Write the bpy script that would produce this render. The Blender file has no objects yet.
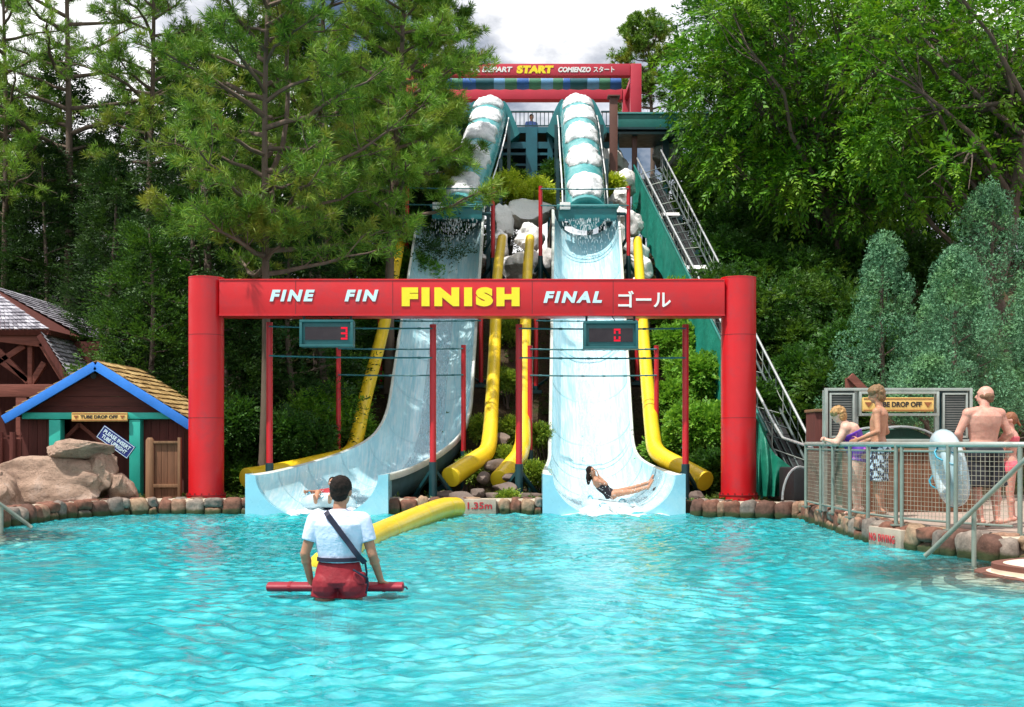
import bpy, bmesh, math, random
import numpy as np
from mathutils import Vector, Matrix, noise as mnoise
from math import sin, cos, pi, radians as R

F = 1150.0; CH = 1.3; YH = 442.0
def P(px, py, d):
    """a point read off the photograph, at a real distance of d metres"""
    return Vector(((px-512)/F*d, d, CH+(YH-py)/F*d))
V = Vector
scene = bpy.context.scene
COL = scene.collection
rnd = random.Random(7)

# ------------------------------------------------------------------ tags
def tag(o, label=None, cat=None, group=None, kind=None):
    if label: o['label'] = label
    if cat: o['category'] = cat
    if group: o['group'] = group
    if kind: o['kind'] = kind
    return o
def thing(name, label, cat, loc, group=None, kind=None):
    o = bpy.data.objects.new(name, None); COL.objects.link(o)
    o.location = V(loc); o.empty_display_size = .2
    return tag(o, label, cat, group, kind)
def wloc(o):
    l = V((0, 0, 0))
    while o is not None:
        l = l + o.location; o = o.parent
    return l
def dup(o, parent=None):
    c = o.copy(); COL.objects.link(c); c.parent = parent
    for ch in list(o.children): dup(ch, c)
    return c
def smooth(o, ang=35):
    me = o.data
    me.polygons.foreach_set('use_smooth', [True]*len(me.polygons))
    if ang < 179:
        try: me.set_sharp_from_angle(angle=R(ang))
        except Exception: pass
def place(name, me, mats, parent=None, origin=None):
    for m in (mats if isinstance(mats, (list, tuple)) else [mats]): me.materials.append(m)
    o = bpy.data.objects.new(name, me); COL.objects.link(o)
    n = len(me.vertices); co = np.empty(n*3, dtype=np.float32); me.vertices.foreach_get('co', co); co = co.reshape(-1, 3)
    if parent is not None:
        o.parent = parent; off = np.array(wloc(parent))
    else:
        if origin is None:
            mn, mx = co.min(0), co.max(0)
            origin = V(((mn[0]+mx[0])/2, (mn[1]+mx[1])/2, mn[2]))
        o.location = V(origin); off = np.array(o.location)
    co -= off.astype(np.float32); me.vertices.foreach_set('co', co.ravel()); me.update()
    return o

# ------------------------------------------------------------------ mesh builder
class MB:
    def __init__(s): s.v = []; s.f = []; s.m = []; s.cur = 0
    def add(s, vs, fs):
        b = len(s.v); s.v += [tuple(p) for p in vs]
        for f in fs: s.f.append([i+b for i in f]); s.m.append(s.cur)
    def box(s, c, size, Rm=None):
        c = V(c); h = V(size)*.5; vs = []
        for x in (-1, 1):
            for y in (-1, 1):
                for z in (-1, 1):
                    p = V((x*h.x, y*h.y, z*h.z))
                    if Rm is not None: p = Rm @ p
                    vs.append(c+p)
        s.add(vs, [(0,1,3,2),(4,6,7,5),(0,4,5,1),(2,3,7,6),(0,2,6,4),(1,5,7,3)])
    def bb(s, x0, x1, y0, y1, z0, z1):
        s.box(((x0+x1)/2, (y0+y1)/2, (z0+z1)/2), (abs(x1-x0), abs(y1-y0), abs(z1-z0)))
    def bar(s, a, b, w, h, up=(0,0,1)):
        a, b = V(a), V(b); t = (b-a); L = t.length
        if L < 1e-6: return
        t.normalize(); u = V(up)
        if abs(t.dot(u)) > .98: u = V((0,1,0))
        sd = t.cross(u).normalized(); u = sd.cross(t)
        Rm = Matrix((sd, t, u)).transposed()
        s.box((a+b)/2, (w, L, h), Rm)
    def loft(s, rings, caps=True, closed=True):
        n = len(rings[0]); b = len(s.v)
        for r in rings: s.v += [tuple(p) for p in r]
        for i in range(len(rings)-1):
            for j in range(n if closed else n-1):
                k = (j+1) % n
                s.f.append([b+i*n+j, b+i*n+k, b+(i+1)*n+k, b+(i+1)*n+j]); s.m.append(s.cur)
        if caps and closed:
            s.f.append([b+j for j in range(n)][::-1]); s.m.append(s.cur)
            s.f.append([b+(len(rings)-1)*n+j for j in range(n)]); s.m.append(s.cur)
    def tube(s, pts, r, n=8, caps=True, up=(0,0,1), flat=1.0):
        pts = [V(p) for p in pts]; N = len(pts)
        rs = r if isinstance(r, (list, tuple)) else [r]*N
        rings = []; prev = None
        for i, p in enumerate(pts):
            t = (pts[min(i+1, N-1)]-pts[max(i-1, 0)]).normalized()
            u = V(up) if prev is None else prev
            if abs(t.dot(u)) > .97: u = V((0,1,0)) if abs(t.y) < .9 else V((1,0,0))
            sd = t.cross(u).normalized(); u = sd.cross(t).normalized(); prev = u
            rings.append([p + sd*cos(2*pi*k/n)*rs[i] + u*sin(2*pi*k/n)*rs[i]*flat for k in range(n)])
        s.loft(rings, caps)
    def cyl(s, a, b, r, n=16, r2=None): s.tube([a, b], [r, r if r2 is None else r2], n)
    def ell(s, c, rad, Rm=None, nu=12, nv=8):
        c = V(c); rings = []
        for i in range(nv+1):
            a = -pi/2 + pi*max(.03, min(.97, i/nv)); ring = []
            for k in range(nu):
                p = V((rad[0]*cos(a)*cos(2*pi*k/nu), rad[1]*cos(a)*sin(2*pi*k/nu), rad[2]*sin(a)))
                if Rm is not None: p = Rm @ p
                ring.append(c+p)
            rings.append(ring)
        s.loft(rings)
    def caps_(s, a, b, ra, rb, n=12, flat=1.0, up=(0,0,1)):
        """closed tapered capsule"""
        a, b = V(a), V(b); t = (b-a).normalized(); pts = []; rs = []
        for q in (-.97, -.8, -.5, 0): pts.append(a+t*ra*q); rs.append(max(ra*math.sqrt(1-q*q), ra*.05))
        for q in (0, .5, .8, .97): pts.append(b+t*rb*q); rs.append(max(rb*math.sqrt(1-q*q), rb*.05))
        s.tube(pts, rs, n, True, up, flat)
    def build(s, name, mats, parent=None, sm=None, bevel=0, origin=None):
        me = bpy.data.meshes.new(name); me.from_pydata(s.v, [], s.f)
        me.polygons.foreach_set('material_index', s.m)
        bm = bmesh.new(); bm.from_mesh(me); bmesh.ops.recalc_face_normals(bm, faces=bm.faces)
        if bevel:
            es = [e for e in bm.edges if len(e.link_faces) == 2 and e.calc_face_angle(0) > .6]
            bmesh.ops.bevel(bm, geom=es, offset=bevel, segments=2, affect='EDGES', profile=.6, clamp_overlap=True)
        bm.to_mesh(me); bm.free(); me.update()
        o = place(name, me, mats, parent, origin)
        if sm is not None: smooth(o, sm)
        elif bevel: smooth(o, 40)
        return o

# ------------------------------------------------------------------ materials
def newmat(name):
    m = bpy.data.materials.new(name); m.use_nodes = True
    nt = m.node_tree; nt.nodes.clear()
    return m, nt, nt.nodes, nt.links
def N(nt, t, **k):
    n = nt.nodes.new(t)
    for a, b in k.items():
        if a.startswith('i_'): n.inputs[a[2:].replace('_', ' ')].default_value = b
        else: setattr(n, a, b)
    return n
def ramp(nt, fac, stops, interp='LINEAR'):
    r = nt.nodes.new('ShaderNodeValToRGB'); r.color_ramp.interpolation = interp
    el = r.color_ramp.elements
    while len(el) < len(stops): el.new(.5)
    for e, (p, c) in zip(el, stops): e.position = p; e.color = (c[0], c[1], c[2], 1) if hasattr(c, '__len__') else (c, c, c, 1)
    nt.links.new(fac, r.inputs[0]); return r.outputs[0]
def noise_(nt, scale, detail=4, rough=.55, vec=None, dist=0):
    n = N(nt, 'ShaderNodeTexNoise'); n.inputs['Scale'].default_value = scale
    n.inputs['Detail'].default_value = detail; n.inputs['Roughness'].default_value = rough
    n.inputs['Distortion'].default_value = dist
    if vec is None: vec = coords(nt)
    nt.links.new(vec, n.inputs['Vector']); return n.outputs['Fac']
def coords(nt, which='Object', scale=None):
    t = N(nt, 'ShaderNodeTexCoord'); o = t.outputs[which]
    if scale:
        mp = N(nt, 'ShaderNodeMapping'); mp.inputs['Scale'].default_value = scale
        nt.links.new(o, mp.inputs[0]); o = mp.outputs[0]
    return o
def mixc(nt, f, a, b, mode='MIX'):
    m = N(nt, 'ShaderNodeMix', data_type='RGBA', blend_type=mode)
    for s, val in ((0, f), (6, a), (7, b)):
        if hasattr(val, 'links'): nt.links.new(val, m.inputs[s])
        elif s == 0: m.inputs[0].default_value = val
        else: m.inputs[s].default_value = (*val[:3], 1)
    return m.outputs[2]
def bump(nt, h, strength=.3, dist=.02, nrm=None):
    b = N(nt, 'ShaderNodeBump'); b.inputs['Strength'].default_value = strength; b.inputs['Distance'].default_value = dist
    nt.links.new(h, b.inputs['Height'])
    if nrm is not None: nt.links.new(nrm, b.inputs['Normal'])
    return b.outputs[0]
def princ(nt, base, rough=.5, metal=0, nrm=None, spec=.5, coat=0, extra=None):
    p = N(nt, 'ShaderNodeBsdfPrincipled'); L = nt.links
    for k, v in (('Base Color', base), ('Roughness', rough)):
        if hasattr(v, 'links'): L.new(v, p.inputs[k])
        else: p.inputs[k].default_value = (*v[:3], 1) if hasattr(v, '__len__') else v
    p.inputs['Metallic'].default_value = metal; p.inputs['Specular IOR Level'].default_value = spec
    p.inputs['Coat Weight'].default_value = coat
    if nrm is not None: L.new(nrm, p.inputs['Normal'])
    for k, v in (extra or {}).items(): p.inputs[k].default_value = v
    return p
def out(nt, sh):
    o = N(nt, 'ShaderNodeOutputMaterial'); nt.links.new(sh, o.inputs[0]); return o
def sc(c, k): return tuple(min(1, x*k) for x in c)
def M(name, col, rough=.5, var=.18, scale=2.5, bmp=.15, bs=25, metal=0, spec=.5, coat=0, dirt=None, dscale=1.2, stretch=None, trans=0):
    m, nt, n, L = newmat(name)
    vec = coords(nt, 'Object', stretch)
    c = ramp(nt, noise_(nt, scale, 6, .6, vec), [(.3, sc(col, 1-var)), (.7, sc(col, 1+var*.6))])
    if dirt:
        f = ramp(nt, noise_(nt, dscale, 8, .7, vec, .3), [(.5, 0), (.72, 1)])
        c = mixc(nt, f, c, dirt)
    nr = bump(nt, noise_(nt, bs, 4, .6, vec), bmp, .02) if bmp else None
    rr = ramp(nt, noise_(nt, scale*2.3, 3, .5, vec), [(.3, max(0, rough-.08)), (.7, min(1, rough+.1))])
    p = princ(nt, c, rr, metal, nr, spec, coat)
    if trans:
        t = N(nt, 'ShaderNodeBsdfTranslucent'); L.new(c, t.inputs[0]); mx = N(nt, 'ShaderNodeMixShader'); mx.inputs[0].default_value = trans
        L.new(p.outputs[0], mx.inputs[1]); L.new(t.outputs[0], mx.inputs[2]); out(nt, mx.outputs[0])
    else: out(nt, p.outputs[0])
    return m
def leafmat(name, a, b, c=None, trans=.35, rough=.55):
    """foliage: every leaf its own tone between a and b, with patches of c"""
    m, nt, n, L = newmat(name)
    g = N(nt, 'ShaderNodeNewGeometry')
    col = ramp(nt, g.outputs['Random Per Island'], [(.05, a), (.95, b)])
    if c is not None:
        f = ramp(nt, noise_(nt, .9, 3, .6), [(.5, 0), (.68, .8)])
        col = mixc(nt, f, col, c)
    p = princ(nt, col, rough, spec=.35)
    t = N(nt, 'ShaderNodeBsdfTranslucent'); tc = mixc(nt, 1, col, (1.0, 1.0, .45), 'MULTIPLY')
    gm = N(nt, 'ShaderNodeGamma'); gm.inputs[1].default_value = .85; L.new(tc, gm.inputs[0]); L.new(gm.outputs[0], t.inputs[0])
    mx = N(nt, 'ShaderNodeMixShader'); mx.inputs[0].default_value = trans
    L.new(p.outputs[0], mx.inputs[1]); L.new(t.outputs[0], mx.inputs[2]); out(nt, mx.outputs[0])
    return m

RED = M('red_paint', (.62, .008, .014), .42, .10, 1.2, .06, 60, coat=.1, dirt=(.48, .02, .03), dscale=2.5)
RED2 = M('faded_red_paint', (.52, .028, .055), .45, .12, 1.5, .05, 60)
POLER = M('pole_red', (.56, .018, .026), .4, .15, 2, .05, 60)
TEALD = M('dark_teal_paint', (.008, .055, .065), .4, .3, 2, .1, 40)
TEAL = M('teal_paint', (.02, .21, .23), .4, .2, 2, .08, 40, dirt=(.03, .13, .14))
TEALT = M('teal_tube', (.07, .34, .36), .28, .2, 1.5, .05, 30, coat=.3, dirt=(.25, .5, .5), dscale=2)
YEL = M('yellow_foam', (.82, .56, .015), .38, .12, 1.5, .06, 30, dirt=(.62, .42, .03), dscale=2.2, coat=.2)
YELC = M('yellow_end_cap', (.78, .58, .02), .45, .05, 3, .03)
WHITE = M('white_paint', (.8, .8, .8), .5, .05, 3, .04)
SNOWP = None
BLK = M('black_rubber', (.012, .012, .014), .6, .2)
GALV = M('galvanised_metal', (.42, .46, .42), .38, .2, 4, .08, 60, metal=.55)
GALVG = M('greenish_rail', (.24, .29, .25), .42, .2, 4, .08, 60, metal=.3)
STEEL = M('bright_steel', (.68, .7, .72), .3, .12, 4, .05, 60, metal=.6)
BLUEP = M('blue_fascia_paint', (.03, .22, .75), .45, .15, 3, .1, 20, stretch=(1,1,1))
TEALP = M('green_trim_paint', (.02, .42, .33), .5, .15, 3, .1, 20)
GOLD = M('sign_ochre', (.80, .52, .16), .55, .1, 4, .05)
NAVY = M('sign_navy', (.012, .03, .20), .5, .2, 8, .05)
INK = M('black_lettering', (.02, .018, .02), .6, .05)
YTXT = M('yellow_lettering', (.92, .72, .02), .45, .04)
BTXT = M('pale_blue_lettering', (.62, .80, .86), .45, .05)
WTXT = M('white_lettering', (.85, .85, .83), .45, .04)

def woodmat(name, col, plank=0.14, axis='z', rough=.75):
    m, nt, n, L = newmat(name)
    st = {'z': (1, 1, .08), 'x': (.08, 1, 1), 'y': (1, .08, 1)}[axis]
    v = coords(nt, 'Object', st)
    c = ramp(nt, noise_(nt, 14, 6, .65, v, .6), [(.25, sc(col, .55)), (.5, col), (.8, sc(col, 1.4))])
    h = noise_(nt, 30, 5, .6, v)
    p = princ(nt, c, rough, nrm=bump(nt, h, .5, .012), spec=.3); out(nt, p.outputs[0]); return m
WOODD = woodmat('dark_red_wood', (.105, .03, .024))
WOODX = woodmat('dark_red_wood_siding', (.115, .032, .026), axis='x')
WOODT = woodmat('truss_timber', (.20, .068, .05), axis='x')
WOODG = woodmat('weathered_wood', (.22, .115, .06))
WOODB = woodmat('plank_brown', (.17, .075, .04))

def emis(name, col, s=1.0):
    m, nt, n, L = newmat(name); e = N(nt, 'ShaderNodeEmission'); e.inputs[0].default_value = (*col, 1); e.inputs[1].default_value = s
    out(nt, e.outputs[0]); return m

# ------------------------------------------------------------------ lettering
def text(body, x0, x1, z0, z1, y, mat, parent, off=0.0, shear=0.0, depth=.012, name='lettering', rot=0.0, piv=None, facing=None, spc=1.0):
    cu = bpy.data.curves.new('t', 'FONT'); cu.body = body; cu.size = 1; cu.offset = off; cu.shear = shear
    cu.extrude = .02; cu.space_character = spc; cu.fill_mode = 'BOTH'; cu.resolution_u = 4
    o = bpy.data.objects.new('t', cu); COL.objects.link(o)
    dg = bpy.context.evaluated_depsgraph_get(); dg.update()
    me = bpy.data.meshes.new_from_object(o.evaluated_get(dg)); bpy.data.objects.remove(o); bpy.data.curves.remove(cu)
    n = len(me.vertices); co = np.empty(n*3, dtype=np.float32); me.vertices.foreach_get('co', co); co = co.reshape(-1, 3)
    mn, mx = co.min(0), co.max(0); k = (co-mn)/(mx-mn+1e-9)
    X = x0+k[:, 0]*(x1-x0); Z = z0+k[:, 1]*(z1-z0); Y = y - k[:, 2]*depth
    if rot:
        cx, cz = piv; dx, dz = X-cx, Z-cz
        X = cx+dx*cos(rot)-dz*sin(rot); Z = cz+dx*sin(rot)+dz*cos(rot)
    co = np.stack([X, Y, Z], 1).astype(np.float32)
    me.vertices.foreach_set('co', co.ravel()); me.materials.clear(); me.name = name
    return place(name, me, mat, parent)

# ------------------------------------------------------------------ terrain, pool outline
def ss(a, b, x):
    t = np.clip((x-a)/(b-a), 0, 1); return t*t*(3-2*t)
def rmp(a, b, x): return np.clip((x-a)/(b-a), 0, 1)
POOLX = [(-19,-8),(-19,12.4),(-13,13.0),(-9.6,14.6),(-7.75,17.4),(-7.66,18.7),(-7.6,19.6),(-7.0,20.5),(-6.4,20.8),(1.5,20.8),(2.9,20.4),
         (3.2,19.9),(4.9,19.4),(4.78,17.6),(4.66,16),(4.62,14.8),(4.78,14.0),(4.95,13.3),(5.25,12.5),(6.1,12.1),(8.5,11.6),(13,10.5),(13,-8)]
PX = np.array(POOLX)
def inpool(x, y):
    ins = np.zeros(x.shape, bool); n = len(PX); j = n-1
    for i in range(n):
        xi, yi = PX[i]; xj, yj = PX[j]
        c = ((yi > y) != (yj > y)) & (x < (xj-xi)*(y-yi)/(yj-yi+1e-12)+xi); ins ^= c; j = i
    return ins
def pdist(x, y):
    d = np.full(x.shape, 1e9); n = len(PX)
    for i in range(n):
        a = PX[i]; b = PX[(i+1) % n]; ab = b-a
        t = np.clip(((x-a[0])*ab[0]+(y-a[1])*ab[1])/(ab@ab), 0, 1)
        d = np.minimum(d, np.hypot(x-a[0]-t*ab[0], y-a[1]-t*ab[1]))
    return np.where(inpool(x, y), -d, d)
def hgt(x, y):
    x = np.asarray(x, float); y = np.asarray(y, float); ax = np.abs(x)
    c = rmp(24.8, 31, y)*5.4 + rmp(31, 38, y)*2.0
    l = rmp(25.5, 46, y)*6.5 + rmp(46, 70, y)*3
    r = rmp(22.8, 40, y)*7.6 + rmp(40, 70, y)*2
    side = np.where(x < 0, l, r); w = ss(3.2, 6.0, ax)
    z = .2 + c*(1-w)+side*w
    z = z + .12*np.sin(x*1.3+y*.7)*np.sin(y*1.1-x*.4)*rmp(24, 27, y)
    return z
def under(x, y):
    sx = np.interp(y, [20.5, 21.4, 22.4, 23.3, 24.2, 25], [-3.56, -3.4, -3.08, -2.72, -2.36, -2.08]); r_ = 1.22
    return ((np.abs(x-sx) < r_) | (np.abs(x-1.78) < r_)) & (y < 25.2) & (y > 20.3)
def H1(x, y): return float(hgt(x, y))
EXPO = 0.22
# ================================================================== WORLD
world = bpy.data.worlds.new("World"); scene.world = world; world.use_nodes = True
SUN = V((-.33, -.27, .90)).normalized()       # direction towards the sun
el = math.asin(SUN.z); az = math.atan2(SUN.x, SUN.y)
nt = world.node_tree; nt.nodes.clear()
sky = N(nt, 'ShaderNodeTexSky', sky_type='NISHITA'); sky.sun_disc = False; sky.sun_elevation = el; sky.sun_rotation = az
sky.air_density = 1.0; sky.dust_density = 1.5; sky.ozone_density = 1.0
tc = N(nt, 'ShaderNodeTexCoord'); mp = N(nt, 'ShaderNodeMapping'); mp.inputs['Scale'].default_value = (1, 1, 1.9); mp.inputs['Location'].default_value = (.35, .1, .13)
nt.links.new(tc.outputs['Generated'], mp.inputs[0])
cf = ramp(nt, noise_(nt, 2.6, 9, .56, mp.outputs[0], .25), [(.40, 0), (.50, 1)])
cd = ramp(nt, noise_(nt, 5.0, 8, .6, mp.outputs[0], .3), [(.30, (9, 9.8, 12.5)), (.44, (16.5, 16.6, 17.5)), (.62, (22, 21.8, 21.5))])
cm = mixc(nt, cf, sky.outputs[0], cd)
bg = N(nt, 'ShaderNodeBackground'); bg.inputs[1].default_value = .062; nt.links.new(cm, bg.inputs[0])
wo = N(nt, 'ShaderNodeOutputWorld'); nt.links.new(bg.outputs[0], wo.inputs[0])
sl = bpy.data.lights.new('sun', 'SUN'); sl.energy = 5.0; sl.angle = R(.53); sl.color = (1, .955, .88)
so = bpy.data.objects.new('sun', sl); COL.objects.link(so); so.rotation_euler = (-SUN).to_track_quat('-Z', 'Y').to_euler(); so.location = (0, 0, 40)

cam = bpy.data.cameras.new('camera'); cam.sensor_width = 36; cam.lens = F/1024*36; cam.shift_y = (YH-353.5)/1024; cam.clip_end = 3000; cam.clip_start = .05
co_ = bpy.data.objects.new('camera', cam); COL.objects.link(co_); co_.location = (0, 0, CH); co_.rotation_euler = (R(90), 0, 0); scene.camera = co_
scene.view_settings.view_transform = 'Standard'; scene.view_settings.look = 'None'; scene.view_settings.gamma = 1; scene.view_settings.exposure = EXPO
scene.cycles.max_bounces = 8; scene.cycles.transparent_max_bounces = 16; scene.cycles.caustics_reflective = False; scene.cycles.caustics_refractive = False

# ================================================================== GROUND
def grid_mesh(name, xs, ys, zf):
    X, Y = np.meshgrid(xs, ys); Z = zf(X, Y); nx, ny = len(xs), len(ys)
    co = np.stack([X, Y, Z], -1).reshape(-1, 3).astype(np.float32)
    i = np.arange(nx*ny).reshape(ny, nx)
    q = np.stack([i[:-1, :-1], i[:-1, 1:], i[1:, 1:], i[1:, :-1]], -1).reshape(-1, 4)
    return npmesh(name, co, q)
def npmesh(name, co, q, sm=True):
    me = bpy.data.meshes.new(name); nv = len(co); nf = len(q); k = q.shape[1]
    me.vertices.add(nv); me.vertices.foreach_set('co', co.astype(np.float32).ravel())
    me.loops.add(nf*k); me.loops.foreach_set('vertex_index', q.astype(np.int32).ravel())
    me.polygons.add(nf); me.polygons.foreach_set('loop_start', (np.arange(nf)*k).astype(np.int32))
    me.polygons.foreach_set('use_smooth', np.full(nf, sm)); me.update(calc_edges=True); return me
def gz(X, Y):
    z = hgt(X, Y) + .05*np.sin(X*5.1+Y*2.3)*np.sin(Y*4.3-X*1.7)*rmp(24, 26, Y)
    d = pdist(X, Y); z = np.where(under(X, Y), np.minimum(z, -.35), z); return np.where(d < .28, -1.3, z)
xs = np.concatenate([np.linspace(-1500, -60, 12), np.linspace(-55, -22, 14), np.arange(-20, 14, .22), np.linspace(15, 55, 18), np.linspace(60, 1500, 12)])
ys = np.concatenate([np.linspace(-300, -12, 8), np.arange(-10, 10, 1.0), np.arange(10, 40, .22), np.linspace(41, 75, 18), np.linspace(80, 2500, 16)])
m, nt, n, L = newmat('leaf_litter_soil')
c1 = ramp(nt, noise_(nt, 1.3, 8, .7), [(.3, (.035, .028, .018)), (.5, (.09, .06, .035)), (.62, (.05, .06, .018)), (.75, (.14, .095, .055))])
c2 = ramp(nt, noise_(nt, 26, 6, .7), [(.3, (.5, .5, .5)), (.7, (1.5, 1.5, 1.5))])
p = princ(nt, mixc(nt, 1, c1, c2, 'MULTIPLY'), .95, nrm=bump(nt, noise_(nt, 18, 8, .75), 1, .08), spec=.2); out(nt, p.outputs[0]); SOIL = m
g = place('ground', grid_mesh('ground', xs, ys, gz), SOIL); tag(g, kind='structure')

# pool floor
m, nt, n, L = newmat('pool_floor_paint')
vo = N(nt, 'ShaderNodeTexVoronoi', feature='DISTANCE_TO_EDGE'); vo.inputs['Scale'].default_value = 1.1
dn = N(nt, 'ShaderNodeTexNoise'); dn.inputs['Scale'].default_value = 1.2; L.new(coords(nt), dn.inputs['Vector'])
c = ramp(nt, dn.outputs['Fac'], [(.3, (.06, .52, .62)), (.7, (.12, .66, .74))])
p = princ(nt, c, .7); out(nt, p.outputs[0])
g = place('pool_floor', grid_mesh('pool_floor', np.linspace(-19.2, 13.2, 60), np.linspace(-8, 21.2, 60), lambda X, Y: -.82 - .05*np.sin(X)+0*Y), m); tag(g, kind='structure')
# water
rg = np.random.default_rng(3)
def waves(X, Y):
    Z = np.zeros_like(X)
    wx = .35*np.sin(X*.9+Y*.6)+.3*np.sin(Y*1.3-X*.5+1); wy = .35*np.sin(Y*.8-X*.7+2)+.25*np.sin(X*1.7+Y*.4)
    for i in range(64):
        lam = .075*(.42/.075)**rg.random(); k = 2*pi/lam; th = rg.normal(0, .95)+pi/2
        ph = rg.random()*6.28; amp = .0080*lam
        s = np.sin((X+wx)*k*cos(th)+(Y+wy)*k*sin(th)+ph)
        env = .6+.6*np.sin((X*cos(th+1.3)+Y*sin(th+1.3))*k*.17+ph*2)
        Z += amp*env*(s+.25*(s*s-.5)*2)
    Z *= .95+.30*np.sin(X*.8+1.7*np.sin(Y*.45))*np.sin(Y*.62+1.3*np.sin(X*.5+1))+.22*np.sin(X*2.1-Y*1.4)
    # ripples round the wading lifeguard and at the slide mouths
    for (cx, cy, a, w) in ((-1.43, 9.5, .010, .9), (1.83, 20.2, .03, 1.6), (-3.5, 20.2, .03, 1.6)):
        r = np.hypot(X-cx, Y-cy); Z += a*np.sin(r*11)*np.exp(-(r/w)**2)
    return Z
m, nt, n, L = newmat('pool_water')
b1 = bump(nt, noise_(nt, 9, 5, .6, coords(nt, 'Object', (1, 1.3, 1)), .6), .20, .05)
b2 = bump(nt, noise_(nt, 30, 3, .6, coords(nt, 'Object', (1, 1.2, 1)), .4), .10, .012, b1)
fr = N(nt, 'ShaderNodeFresnel'); fr.inputs[0].default_value = 1.9; L.new(b2, fr.inputs[1])
gl = N(nt, 'ShaderNodeBsdfGlossy'); gl.inputs['Roughness'].default_value = .03; L.new(b2, gl.inputs['Normal'])
tr = N(nt, 'ShaderNodeBsdfTransparent'); tr.inputs[0].default_value = (.42, .92, .94, 1)
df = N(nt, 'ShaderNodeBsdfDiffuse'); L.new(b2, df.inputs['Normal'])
dc = ramp(nt, noise_(nt, 3.2, 7, .65, coords(nt, 'Object', (1, 1.9, 1)), .6), [(.36, (.006, .38, .47)), (.5, (.03, .57, .63)), (.66, (.14, .78, .80))]); L.new(dc, df.inputs[0])  # bright and dark tones imitate caustic light, painted into the water's diffuse colour
gp = N(nt, 'ShaderNodeNewGeometry')
def shallow(cx_, cy_, rx_, ry_):
    a_ = N(nt, 'ShaderNodeVectorMath', operation='SUBTRACT'); L.new(gp.outputs['Position'], a_.inputs[0]); a_.inputs[1].default_value = (cx_, cy_, 0)
    b_ = N(nt, 'ShaderNodeVectorMath', operation='MULTIPLY'); L.new(a_.outputs[0], b_.inputs[0]); b_.inputs[1].default_value = (1/rx_, 1/ry_, 0)
    c_ = N(nt, 'ShaderNodeVectorMath', operation='LENGTH'); L.new(b_.outputs[0], c_.inputs[0]); return c_.outputs['Value']
mn_ = N(nt, 'ShaderNodeMath', operation='MINIMUM'); L.new(shallow(6.0, 11.2, 3.0, 2.3), mn_.inputs[0]); L.new(shallow(-8.3, 15.6, 2.7, 2.0), mn_.inputs[1])
turb = ramp(nt, mn_.outputs[0], [(.45, .02), (.80, .18), (1.0, .56)])          # the shallower the water, the less it clouds
L.new(ramp(nt, mn_.outputs[0], [(.5, (.88, .98, .98)), (1.0, (.42, .92, .94))]), tr.inputs[0])
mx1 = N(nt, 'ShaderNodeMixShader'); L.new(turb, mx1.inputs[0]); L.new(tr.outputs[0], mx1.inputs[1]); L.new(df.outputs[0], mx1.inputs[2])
mt = N(nt, 'ShaderNodeMath', operation='MULTIPLY'); mt.inputs[1].default_value = 1.0; L.new(fr.outputs[0], mt.inputs[0])
mx2 = N(nt, 'ShaderNodeMixShader'); L.new(mt.outputs[0], mx2.inputs[0]); L.new(mx1.outputs[0], mx2.inputs[1]); L.new(gl.outputs[0], mx2.inputs[2])
out(nt, mx2.outputs[0]); WATER = m
wx_ = np.concatenate([np.arange(-19, -12, .25), np.arange(-12, 9.01, .034), np.arange(9.2, 13.2, .25)])
wy_ = np.concatenate([np.arange(-8, 3, .25), np.arange(3, 5, .06), np.arange(5, 11, .026), np.arange(11, 21.25, .045)])
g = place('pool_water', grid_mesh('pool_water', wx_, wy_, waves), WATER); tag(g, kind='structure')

# right-hand paved deck and back apron, each a sheet above the ground
def sheet(name, pts, z, mat, thick=.08):
    b = MB(); n_ = len(pts)
    b.v = [(x, y, z) for x, y in pts]+[(x, y, z-thick) for x, y in pts]
    b.f = [list(range(n_)), list(range(2*n_-1, n_-1, -1))]+[[i, (i+1) % n_, n_+(i+1) % n_, n_+i] for i in range(n_)]; b.m = [0]*len(b.f)
    return b.build(name, mat)
DECKM = M('deck_concrete', (.36, .27, .22), .85, .2, 2, .3, 40, dirt=(.24, .18, .15))
g = sheet('paved_deck', [(5.1,20.0),(4.98,17.6),(4.9,16),(4.86,14.9),(5.0,14.1),(5.2,13.5),(5.5,12.8),(6.3,12.35),(8.6,11.9),(14,10.8),(18,12),(18,22.6),(5.1,22.6)], .26, DECKM, .3); tag(g, kind='structure')

# ================================================================== STONE WALLS
m, nt, n, L = newmat('wall_stones')
gm_ = N(nt, 'ShaderNodeNewGeometry')
c = ramp(nt, gm_.outputs['Random Per Island'], [(0, (.17, .075, .05)), (.2, (.26, .15, .10)), (.38, (.17, .14, .12)), (.52, (.30, .20, .13)), (.68, (.11, .055, .04)), (.84, (.22, .18, .15)), (.93, (.33, .19, .12))], 'CONSTANT')
c = mixc(nt, 1, c, ramp(nt, noise_(nt, 14, 6, .7), [(.3, .6), (.5, 1.0), (.7, 1.45)]), 'MULTIPLY')
wz = N(nt, 'ShaderNodeSeparateXYZ'); L.new(gm_.outputs['Position'], wz.inputs[0])
wa = N(nt, 'ShaderNodeMath', operation='MULTIPLY_ADD'); L.new(noise_(nt, 6, 5), wa.inputs[0]); wa.inputs[1].default_value = -.12; L.new(wz.outputs[2], wa.inputs[2])
c = mixc(nt, ramp(nt, wa.outputs[0], [(.0, 1), (.05, 0)]), c, (.045, .055, .02))      # wet algae line
p = princ(nt, c, .8, nrm=bump(nt, noise_(nt, 22, 6, .7), .6, .02), spec=.3); out(nt, p.outputs[0]); STONE = m
m, nt, n, L = newmat('wall_mortar')
sx = N(nt, 'ShaderNodeSeparateXYZ'); L.new(coords(nt), sx.inputs[0])
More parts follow.
